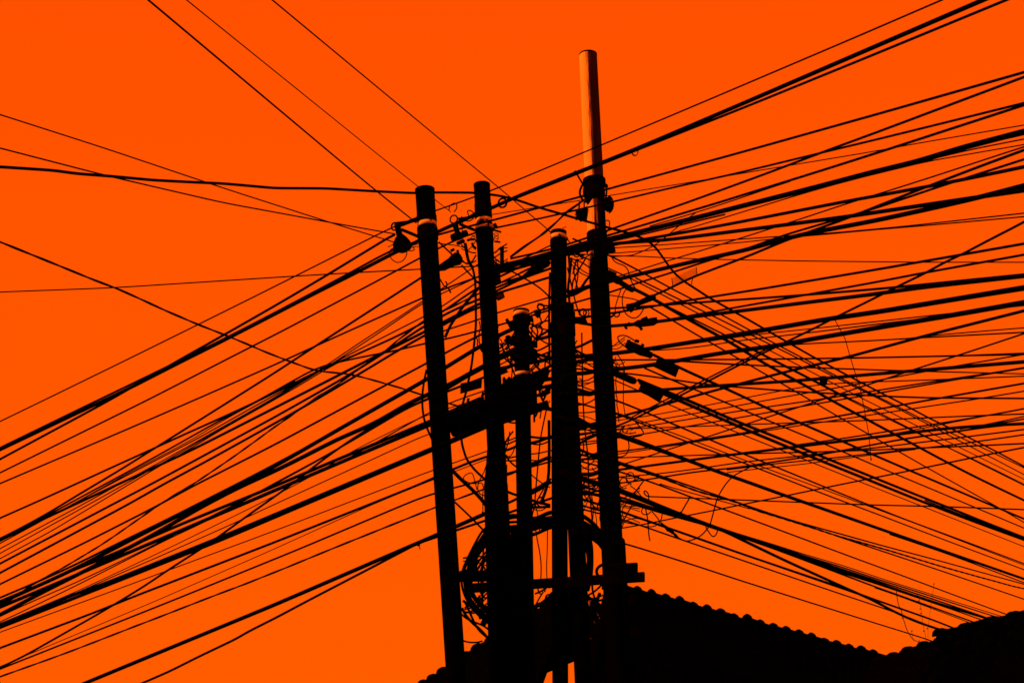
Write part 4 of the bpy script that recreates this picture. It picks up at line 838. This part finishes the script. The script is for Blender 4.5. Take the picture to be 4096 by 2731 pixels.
m = MB(); d = run_depth('A', 2540); 
for rr_, ww in ((13, 4.5),):
    pts = []
    for i in range(19):
        a = math.pi * 2 * i / 18; pts.append((2540 + 13 * math.sin(a), 609 - 15 * math.cos(a)))
    a3 = [P(x, y, d) for x, y in pts]; 
    for k in range(len(a3) - 1):
        m.add([a3[k] - FWD * .03, a3[k + 1] - FWD * .03, a3[k + 1] + FWD * .03, a3[k] + FWD * .03] + [p + (P(2540, 609, d) - p).normalized() * .008 for p in (a3[k] - FWD * .03, a3[k + 1] - FWD * .03, a3[k + 1] + FWD * .03, a3[k] + FWD * .03)], [(0, 1, 2, 3), (7, 6, 5, 4), (0, 4, 5, 1), (3, 2, 6, 7), (0, 3, 7, 4), (1, 5, 6, 2)])
tag(m.build("wire_clip", IRON, smooth=False), "open ring clip hanging under the thick wire right of the tallest pole", "clip")
m = MB(); pring(m, 2010, 812, 16, 8, 14.85, 1.15, .3, 10); tag(m.build("cable_ring", IRON), "black ring on the thick wire beside the second pole", "ring")
m = MB(); d = run_depth('A', 2310); ptube(m, [(2300, 683), (2302, 692)], 6, d); ptube(m, [(2308, 698), (2318, 715), (2332, 738)], 5.5, d); tag(m.build("wire_hanger", CABLE), "short hanger dropping from the thick wire to the tallest pole bracket", "hanger")
m = MB(); d = run_depth('A', 1672); plathe(m, (1664, 2166), (1678, 2182), [(0, 5), (.5, 9), (1, 5)], d - .1, 8); ptube(m, [(1675, 2178), (1681, 2197)], 2, d - .1); tag(m.build("wire_clip", IRON), "small clip with a dangling tail on the lowest wires left of the poles", "clip")
cn = empty("plug_connector", P(2643, 2090, 14.6))
for a, b, prof in (((2642, 2089), (2660, 2104), [(0, 4), (1, 5)]), ((2660, 2104), (2678, 2122), [(0, 6), (.8, 9), (1, 6)]), ((2680, 2120), (2692, 2130), [(0, 8), (1, 7)]), ((2692, 2130), (2714, 2151), [(0, 5), (.5, 6), (1, 4)])):
    m = MB(); plathe(m, a, b, prof, 14.6, 10); m.build("barrel", BOXM, cn)
tag(cn, "segmented black plug connector dangling right of the tallest pole", "connector")

# ------------------------------------------------------------------ twisted jumper, coils and loose ends
LOOSE = """
12 14.9 20 | 2341,797 2300,826 2265,849 2225,890 2190,921 2160,945 2122,970 2092,990 2041,1029 | fat twisted jumper wire slanting down-left from the tallest pole bracket
9 14.9 14 | 1863,975 1873,1041 1892,1072 1901,1123 1903,1200 1904,1300 1896,1382 1886,1464 1865,1566 1849,1621 1842,1700 1847,1774 1865,1835 1896,1876 1916,1895 1947,1923 | long black cable hanging vertically between the two leftmost poles
8 14.8 10 | 1706,1478 1697,1520 1691,1560 1689,1600 1690,1635 1697,1680 1708,1712 1722,1743 1732,1765 | short black cable bowing out left of the leftmost pole
10 15.1 14 | 1780,1350 1802,1300 1850,1228 1892,1178 1925,1140 | black jumper slanting steeply between the two leftmost poles
13 15.0 14 | 1810,1882 1850,1922 1894,1962 1925,1995 1950,2028 | thick black cable slanting down right from the leftmost pole
6 15.0 14 | 1818,2006 1850,2036 1886,2070 1935,2121 | thin black cable slanting down right below the thick slanting one
3 14.95 8 | 1908,1958 1890,1888 1870,1893 1853,1905 1852,1918 1880,1932 1905,1934 1927,1928 1934,1940 1930,1990 1932,2050 | curly thin wire knotted left of the second pole
3 14.95 8 | 1945,1860 1935,1890 1915,1925 1909,1955 1918,1975 1935,1982 1948,1980 | small hooked wire end left of the second pole
4 14.6 6 | 2596,1985 2585,1983 2576,1972 2574,1964 2580,1960 2589,1967 2595,1978 2596,1990 2592,2000 | small wire loop at the start of a flat wire right of the tallest pole
4 14.6 10 | 2582,2034 2589,2062 2593,2103 2596,2146 2600,2162 | straight loose wire end hanging down right of the tallest pole
3 14.6 6 | 2571,2032 2564,2044 2570,2056 2581,2058 2595,2055 2604,2044 | small open wire circle under the wire bundle right of the tallest pole
3.2 14.6 12 | 2645,2037 2650,2052 2646,2078 2637,2093 2624,2103 2604,2107 2579,2104 2502,2089 2484,2081 | long drooping wire loop under the wire bundle right of the tallest pole
3 14.6 10 | 2487,2113 2492,2093 2502,2080 2543,2070 2579,2080 2614,2093 | low arched wire right of the tallest pole
4 14.6 10 | 2529,2018 2510,2052 2484,2098 | short steep wire dropping left of the arched wire
3.2 14.6 8 | 2607,2044 2625,2064 2641,2086 | wire leading into the plug connector
4 14.6 12 | 2716,2151 2744,2166 2783,2154 2808,2139 2834,2108 | wire curving up from the plug connector to the bundle
3.4 14.9 8 | 2823,2106 2834,2126 2852,2149 2867,2136 2870,2118 | small U-shaped wire loop hanging under the bundle end
4 14.9 14 | 3000,1867 2936,1900 2910,1925 2885,1961 2873,1984 2864,2007 2854,2048 2841,2095 | curved tie wire bridging the fan of wires right of the poles
4 14.6 8 | 2757,1993 2740,2022 2724,2050 | straight tie wire with a knot above the main bundle
4 14.5 8 | 2576,1920 2556,1947 2536,1974 | short tie wire with a knot close to the tallest pole
3 14.5 8 | 2520,1941 2548,1961 2568,1989 | thin slanting tie wire beside the knotted one
3.6 14.5 10 | 2512,1762 2518,1783 2512,1808 2502,1821 2487,1827 2470,1826 | thin wire bow standing out from the tallest pole at mid height
3.6 14.5 10 | 2533,1676 2553,1699 2568,1718 2579,1734 2566,1742 2530,1748 | hooked wire hanging between wires right of the tallest pole
2.6 14.5 10 | 2494,1516 2494,1549 2493,1580 2494,1618 2500,1656 | thin vertical wire just right of the tallest pole behind the sleeve
3.2 14.5 6 | 2466,1498 2462,1530 2466,1554 2463,1575 2469,1592 2467,1620 2473,1643 2476,1689 | crooked vertical wire hugging the tallest pole
3.2 14.5 10 | 2461,1246 2461,1226 2474,1185 2484,1158 | thin wire arc left in the pair below the wedge clamp
3.2 14.5 10 | 2494,1239 2488,1208 2491,1177 2506,1154 | thin wire arc right in the pair below the wedge clamp
3.2 14.5 10 | 2499,1249 2515,1267 2538,1275 2558,1264 2574,1236 | wire bow hanging under the slanting splice closure
3.2 14.5 10 | 2436,1180 2489,1188 2533,1195 2556,1204 | thin curved wire from the tallest pole to the slanting splice
3.6 14.5 10 | 2446,1024 2453,1043 2470,1054 2497,1061 2514,1080 2517,1107 2530,1135 2541,1152 | S-shaped wire right of the tallest pole above the wedge clamp
3.6 14.5 10 | 2471,1348 2482,1340 2502,1341 2522,1351 2543,1366 | arched wire over the lumpy splice closure
4 14.5 8 | 2471,1345 2472,1361 2489,1379 2503,1388 2520,1398 | short wire kinked beside the lumpy splice closure
3 14.5 6 | 2418,887 2431,879 2440,886 2436,913 2422,938 | hairpin wire loop beside the tallest pole under its ribbed clamp
3 14.5 10 | 2783,851 2757,870 2716,903 2683,931 2650,959 2617,982 2579,1002 2528,1022 2450,1027 | thin tie wire zigzagging down across the thick wires
2.4 14.3 4 | 2772,1107 2767,1127 2767,1138 | tiny thread hanging under the plastic sheet
2.2 12.6 6 | 3341,1282 3356,1310 3372,1338 3381,1356 3400,1425 3420,1490 3440,1550 3458,1640 3475,1735 3484,1836 | long thin kite string hanging over the wires at right
6 15.0 10 | 2286,1030 2284,1070 2278,1110 2268,1170 | short cable leaning between the capped pole and the tallest pole
5 15.0 10 | 2270,1070 2286,1143 2296,1184 2306,1225 2320,1262 | thin cable crossing the short leaning one
5 15.0 10 | 2345,1030 2335,1046 2306,1094 2290,1127 2288,1165 | curved wire behind the tallest pole's upper clamp
9 14.95 8 | 2372,1090 2356,1108 2343,1123 2326,1150 | stubby bent cable left of the tallest pole
5 14.95 14 | 2327,1330 2328,1423 2330,1500 2332,1598 2336,1680 2340,1723 2348,1790 2353,1840 2354,1916 2358,1965 2362,2005 2370,2095 | long cable hanging vertically between the twin pole and tallest pole
5 15.4 14 | 2186,1636 2172,1700 2161,1758 2154,1830 2149,1891 2145,1934 2141,1980 2139,2030 | long wire hanging between the shortest pole and the capped pole
4 15.4 14 | 2143,2120 2150,2165 2157,2194 2164,2244 2165,2280 2163,2320 | wire bowing right in the lower gap beside the capped pole
3 15.4 14 | 2190,2105 2189,2198 2186,2269 2188,2320 | straight wire in the lower gap close to the capped pole
12 15.35 14 | 2196,1680 2197,1800 2195,1895 2188,1945 2175,1985 2160,2016 | thick cable hugging the left side of the capped pole
3.5 15.1 5 | 1796,843 1797,825 1806,818 1818,811 1827,815 1828,828 1824,840 1816,848 | upright wire loop between the tops of the two leftmost poles
3.5 15.1 5 | 1875,864 1870,850 1870,841 1885,843 1900,856 | half wire loop touching the second pole near its top
2.4 15.1 8 | 1750,972 1790,978 1825,982 1857,990 | hair-thin wire from the leftmost pole to the second pole insulator
5 15.0 8 | 1755,968 1776,988 1800,1010 1814,1024 | wire running down into the leftmost dead-end clamp
5 15.1 8 | 1846,1060 1868,1085 1895,1112 1930,1150 | wire slanting down right from the leftmost dead-end clamp
4 15.1 4 | 1760,1116 1768,1130 1776,1144 1786,1150 1788,1130 1780,1126 | small frayed wire tuft on the right of the leftmost pole
5 15.1 4 | 1792,1150 1798,1160 1803,1172 | tiny drooping wire tail under the frayed tuft
12 15.1 8 | 1860,972 1866,1010 1874,1046 1890,1070 | thick cable stub below the second pole insulator
4 15.2 6 | 1917,1284 1922,1310 1915,1340 1918,1375 1930,1402 | stray wire hugging the left of the second pole at mid height
4 15.2 6 | 1905,1350 1912,1362 1908,1385 1918,1392 | tiny kinked wire left of the second pole at mid height
5 15.2 8 | 1917,1380 1922,1398 1934,1412 | short wire end left of the second pole below the kinked one
3 15.3 6 | 1985,1352 1998,1354 2007,1362 2009,1374 2004,1388 1994,1396 | small wire bow right of the second pole
3 15.4 6 | 1985,1402 2000,1393 2030,1373 2045,1364 | thin wire upper of the pair right of the second pole
3 15.4 6 | 1985,1416 2000,1407 2040,1384 2052,1378 | thin wire lower of the pair right of the second pole
4 15.4 6 | 2120,1480 2136,1462 2148,1440 2158,1455 2150,1472 | curly wire end left of the capped pole at mid height
5 15.4 6 | 2140,1300 2152,1322 2148,1345 2136,1360 2128,1378 | bent wire hanging beside the shortest pole top
6 15.4 6 | 2160,1300 2170,1318 2165,1336 2150,1350 2144,1372 | second bent wire hanging beside the shortest pole top
8 15.3 4 | 2138,1636 2137,1660 2137,1688 | stubby connector hanging left of the capped pole
6 15.3 4 | 2151,1642 2147,1655 2143,1664 | small tilted connector beside the stubby one
"""
for ln in LOOSE.strip().splitlines():
    head, body, lab = [q.strip() for q in ln.split("|")]
    w, d, sg = [float(q) for q in head.split()]
    pts = [tuple(float(c) for c in q.split(",")) for q in body.split()]
    m = MB()
    if "fat twisted" in lab:
        sp = smooth_path(pts, sg); p3_ = [P(x, y, d) for x, y in sp]
        m.tube(p3_, [rpx(w * (0.55 + 0.45 * abs(math.sin(i * 0.55))), d) for i in range(len(p3_))], 8)
    else: ptube(m, pts, w, d, 6, sg)
    if "knot" in lab: x, y = pts[-1]; plathe(m, (x - 4, y - 5), (x + 4, y + 5), [(0, 2), (.5, 5.5), (1, 2)], d, 8)
    if "kite" in lab: x, y = pts[-1]; plathe(m, (x, y - 6), (x, y + 6), [(0, 1), (.6, 3.5), (1, 1)], d, 8)
    tag(m.build("loose_wire", CABLE), lab, "wire", "loose wire ends around the poles")

# (continues below)
# coils of spare cable looped through the lower arms
COIL = """
11 15.0 | 1905,2185 1901,2220 1902,2260 1907,2290 1930,2330 | short thick cable crossing the top of the left coil
8 15.0 | 1945,2220 1925,2250 1912,2275 1890,2300 1873,2320 1868,2350 1890,2390 1935,2420 | thin cable loop high inside the left coil
9 15.1 | 1872,2330 1882,2370 1905,2400 1935,2420 1960,2440 | thin cable in the middle of the left coil
9 15.1 | 1852,2400 1880,2425 1925,2442 1960,2450 | shallow curved cable low in the left coil
10 15.05 | 1848,2430 1862,2460 1890,2490 1925,2520 1960,2560 | lowest cable sweeping out of the left coil
8 15.1 | 1862,2410 1880,2450 1895,2485 1915,2520 1945,2545 | steep cable near the bottom of the left coil
9 15.1 | 1870,2410 1895,2440 1915,2458 1945,2480 | short slanting cable in the bottom of the left coil
5 15.0 | 1850,2560 1875,2568 1905,2569 1930,2562 | thin sagging wire under the left coil
6 15.05 | 1960,2190 1935,2215 1905,2260 1885,2300 1868,2330 1862,2365 1880,2410 1920,2455 | thin wire loop just inside the outermost left coil
6 15.05 | 1945,2235 1928,2262 1918,2295 1912,2335 1920,2370 1945,2395 | small thin wire loop in the heart of the left coil
5 14.95 | 1968,2240 1950,2265 1935,2300 1930,2340 1932,2400 1928,2450 | wavy thin wire hanging through the left coil
6 15.0 | 1935,2165 1932,2230 1930,2290 1928,2340 1930,2420 1925,2470 | straight thin wire hanging through the left coil
6 15.1 | 1858,2340 1874,2395 1902,2440 1945,2470 1975,2478 | thin curved wire low in the left coil
5 15.1 | 1880,2355 1905,2395 1938,2425 1975,2440 | thin curved wire crossing the left coil middle
6 15.1 | 1846,2455 1868,2475 1900,2488 1935,2500 1970,2530 | thin wire skirting the bottom of the left coil
22 15.1 | 1930,2500 1945,2470 1965,2440 1985,2420 | clump of bunched cable at the right of the left coil
5 15.0 | 2340,2120 2352,2160 2357,2200 2350,2240 2344,2300 | thin wire bowing right of the twin pole under the arch
7 15.0 | 2375,2130 2392,2150 2410,2172 | short cable over the right end of the arch
24 15.1 | 2335,2090 2352,2140 2361,2190 2362,2250 2358,2310 2345,2360 | thick cable loop dropping beside the twin pole on the right
10 15.0 | 2412,2256 2392,2266 2380,2282 2390,2298 2400,2310 | small bent cable left of the tallest pole below the arch
8 15.0 | 2338,2150 2345,2190 2352,2230 2350,2290 | thin cable inside the right-hand loop
12 14.9 | 2400,2370 2390,2395 2378,2425 2360,2460 | frayed dark cable end under the cross arm near the tallest pole
"""
for ln in COIL.strip().splitlines():
    head, body, lab = [q.strip() for q in ln.split("|")]
    w, d = [float(q) for q in head.split()]
    pts = [tuple(float(c) for c in q.split(",")) for q in body.split()]
    m = MB(); ptube(m, pts, w, d, 10, 14); tag(m.build("cable_loop", CABLE), lab, "cable", "spare cable coiled in the lower arms")

g5 = random.Random(21)
def strands(pa, pb, n, w_, d_, jit, label, first):
    for i in range(n):
        t = i / (n - 1); j0 = [(g5.gauss(0, jit), g5.gauss(0, jit)) for _ in pa]
        pts = [(a[0] + (b[0] - a[0]) * t + e[0], a[1] + (b[1] - a[1]) * t + e[1]) for a, b, e in zip(pa, pb, j0)]
        m = MB(); ptube(m, pts, w_ * g5.uniform(.75, 1.25), d_ + g5.uniform(-.12, .12), 8, 20)
        tag(m.build("cable_loop", CABLE), label % ordinal(i + 1), "cable", "spare cable coiled in the lower arms")
strands([(1985, 2075), (1932, 2122), (1878, 2205), (1848, 2280), (1846, 2330), (1858, 2392), (1905, 2452), (1972, 2510)],
        [(2000, 2110), (1962, 2150), (1915, 2215), (1884, 2280), (1878, 2330), (1890, 2380), (1934, 2432), (1990, 2480)], 6, 9.5, 15.05, 4.0, "cable loop of the coil left of the second pole, %s from the outside", 0)
strands([(1935, 2120), (2000, 2072), (2070, 2066), (2140, 2066), (2205, 2048), (2262, 2044), (2325, 2066), (2375, 2102), (2425, 2150)],
        [(1950, 2200), (2010, 2150), (2075, 2150), (2140, 2138), (2205, 2104), (2268, 2098), (2330, 2122), (2378, 2164), (2425, 2212)], 9, 13, 15.25, 5.0, "cable of the bundle arching across the lower poles, %s from the top", 0)
# fine tangle in the gaps between the poles
def tangle(zone, n, d, label, seed, w=(2.5, 4.5)):
    x0, x1, y0, y1 = zone; g_ = random.Random(seed); made = []
    for i in range(n):
        k = g_.random(); ya = g_.uniform(y0, y1); yb = ya + g_.gauss(-12, 45); pts = []
        if k < 0.55:
            sag = g_.uniform(-8, 30)
            for j in range(6): t = j / 5; pts.append((x0 + (x1 - x0) * t, ya + (yb - ya) * t + sag * math.sin(math.pi * t)))
        elif k < 0.85:
            xa = g_.uniform(x0 + 6, x1 - 6); L = g_.uniform(40, 180); xb = xa + g_.gauss(0, 22); bow = g_.uniform(-18, 18)
            for j in range(6): t = j / 5; pts.append((xa + (xb - xa) * t + bow * math.sin(math.pi * t), ya + L * t))
        else:
            xa = g_.uniform(x0 + 10, x1 - 10); r = g_.uniform(7, 18); a0 = g_.uniform(0, 6)
            for j in range(10): a = a0 + 5.2 * j / 9; pts.append((xa + r * math.cos(a), ya + r * 1.4 * math.sin(a)))
        m = MB(); ptube(m, pts, g_.uniform(*w), d + g_.uniform(-.15, .15), 5, 6)
        made.append((sum(q[1] for q in pts) / len(pts), m.build("tangled_wire", CABLE)))
    made.sort(key=lambda q: q[0])
    for i, (y_, o) in enumerate(made): tag(o, label + ", " + ordinal(i + 1) + " from top", "wire", label)
tangle((2300, 2395, 1340, 1560), 9, 15.0, "stray wire high in the gap left of the tallest pole", 1)
tangle((2310, 2405, 1580, 1880), 10, 15.0, "stray wire midway in the gap left of the tallest pole", 2)
tangle((2318, 2410, 1885, 1990), 16, 15.0, "stray wire in the densest tangle left of the tallest pole", 3, (2.2, 4))
tangle((2120, 2202, 1280, 1600), 20, 15.6, "stray wire in the upper gap left of the capped pole", 4, (3, 8))
tangle((2120, 2200, 1640, 2060), 9, 15.6, "stray wire in the lower gap left of the capped pole", 5, (3, 6))
tangle((2020, 2064, 1660, 1900), 6, 15.6, "stray wire in the slot left of the shortest pole", 6, (3, 6))
tangle((2445, 2500, 1380, 1470), 10, 14.6, "frayed wire beside the splices of the tallest pole", 7, (2, 3.5))
tangle((2455, 2560, 1880, 2060), 14, 14.6, "frayed wire at the main bundle of the tallest pole", 8, (2, 3.5))
tangle((2280, 2370, 1000, 1090), 12, 15.0, "stray wire near the capped pole top", 9, (3, 6))
for q, lab in (([(1990, 1080), (2110, 1042), (2200, 1014), (2300, 990), (2440, 956)], "upper thick cable bundle crossing behind the capped pole near its top"), ([(2200, 1034), (2300, 1004), (2380, 985), (2450, 978)], "lower thick cable bundle between the capped pole and the tallest pole")):
    m = MB(); ptube(m, q, 20, 15.1, 8, 30); tag(m.build("cable_bundle", CABLE), lab, "cable")
m = MB(); ptube(m, [(1775, 1556), (1800, 1542), (1870, 1500), (1935, 1466), (1960, 1452)], 21, 15.15, 8, 20); tag(m.build("cable_bundle", CABLE), "thick cable bundle slanting up between the two leftmost poles above the scuffed tag", "cable")
# short cables bridging the gaps between neighbouring poles: thickness | ends
def bridges(txt, d, where):
    made = []
    for q in txt.split(";"):
        h = q.split(); w_ = float(h[0]); pts = [tuple(float(c) for c in s_.split(",")) for s_ in h[1:]]
        a, b = pts[0], pts[-1]; u = clamp_dir(a, b)
        pts = [(a[0] - u[0] * 22, a[1] - u[1] * 22)] + pts + [(b[0] + u[0] * 22, b[1] + u[1] * 22)]
        mx, my = (a[0] + b[0]) / 2, (a[1] + b[1]) / 2
        if len(pts) == 4: pts.insert(2, (mx, my + 3))
        m = MB(); ptube(m, pts, w_, d + random.Random(int(my)).uniform(-.2, .2), 6, 10)
        made.append((my, w_, m.build("bridging_cable", CABLE)))
    made.sort(key=lambda q: q[0])
    for i, (my, w_, o) in enumerate(made): tag(o, "short black cable " + where + ", " + ordinal(i + 1) + " from top", "cable", "short cables " + where)
bridges("8 2161,1341 2195,1319;6 2121,1330 2136,1348;12 2162,1353 2198,1344;6 2143,1405 2195,1380;10 2154,1417 2189,1426;14 2118,1451 2196,1434;5 2120,1487 2148,1459;10 2132,1494 2171,1480 2195,1466;5 2143,1505 2195,1484;14 2125,1523 2195,1516;8 2143,1544 2189,1544;10 2143,1584 2193,1555;8 2122,1746 2186,1750;11 2122,1772 2186,1752;4 2122,1815 2184,1805;13 2122,1856 2184,1833;4 2122,1840 2184,1838;14 2124,1972 2186,1936;6 2124,1960 2186,1925;10 2124,1998 2180,2014;9 2124,2026 2180,2026;14 2122,1620 2190,1634", 15.6, "in the gap left of the capped pole")
bridges("9 2300,1391 2357,1366;8 2300,1398 2350,1423;8 2302,1421 2375,1417;15 2302,1448 2375,1430;15 2304,1494 2379,1485;12 2307,1576 2382,1573;4 2307,1535 2382,1564;4 2307,1562 2382,1566;5 2269,1168 2363,1139;13 2267,1184 2300,1176 2330,1158;8 2294,1272 2367,1264;10 2302,1286 2345,1295;12 2318,1676 2357,1698 2387,1712;12 2316,1716 2357,1704 2387,1694;4 2318,1739 2389,1726;8 2318,1773 2350,1755 2393,1737;4 2320,1778 2393,1768;10 2321,1798 2395,1826;6 2323,1835 2395,1833;13 2325,1896 2403,1889;8 2330,1966 2402,1978;6 2332,2020 2406,2042;4 2332,2024 2406,2030;4 2314,1650 2386,1644", 15.0, "in the gap left of the tallest pole")
bridges("4 2000,1405 2039,1384;14 2000,1421 2046,1401;4 2000,1458 2054,1426;5 2021,1434 2046,1455;12 2000,1473 2055,1459;9 2022,1660 2056,1645;9 2018,1801 2056,1788;4 2018,1765 2056,1752;5 2018,1778 2056,1764;5 2028,1830 2056,1826;5 2030,1841 2056,1841;7 2036,1896 2056,1888;9 2042,1970 2058,1976;9 2046,2004 2058,1998", 15.7, "in the slot left of the shortest pole")
tangle((2000, 2062, 1330, 1500), 7, 15.6, "stray wire left of the shortest pole", 10, (3, 6))
tangle((1845, 1905, 850, 1080), 7, 15.2, "stray wire left of the second pole near its insulator", 11, (2.5, 5))
tangle((1972, 2030, 930, 1060), 6, 15.4, "stray wire right of the second pole near its hooks", 12, (2.5, 4.5))
tangle((1852, 1950, 2200, 2300), 7, 15.0, "stray wire inside the left coil above the cross arm", 13, (3, 6))
tangle((1858, 1950, 2340, 2470), 9, 15.0, "stray wire inside the left coil below the cross arm", 14, (3.5, 7))
tangle((2140, 2208, 2340, 2400), 5, 15.4, "stray wire under the long cross arm by the capped pole", 15, (4, 8))
tangle((2345, 2415, 2330, 2440), 6, 15.0, "stray wire under the long cross arm by the tallest pole", 16, (4, 8))
# dead leaves caught in the wires
lf = MB(); g_ = random.Random(12)
for i in range(26):
    x = 2476 + g_.random() ** 1.5 * 55; y = 1722 + g_.gauss(0, 10); a = g_.uniform(-.6, .9); l = g_.uniform(6, 18)
    c = P(x, y, 14.5 + g_.uniform(-.05, .05)); t = (RIGHT * math.cos(a) + UP * math.sin(a)) * rpx(l, 14.5); s_ = (UP * math.cos(a) - RIGHT * math.sin(a) + FWD * g_.uniform(-1, 1)) * rpx(3.5, 14.5)
    lf.add([c - t, c + s_, c + t, c - s_], [(0, 1, 2, 3)])
tw2 = MB(); ptube(tw2, [(2470, 1745), (2484, 1722), (2490, 1700), (2496, 1705), (2488, 1728), (2520, 1735), (2545, 1728)], 4, 14.5, 6, 6)
ro = empty("dry_sprig", P(2470, 1740, 14.5)); o_ = lf.build("leaves", TWIG, ro, smooth=False); o_["kind"] = "stuff"; tw2.build("stem", TWIG, ro)
tag(ro, "dry leafy sprig caught in the wires right of the tallest pole", "plant")
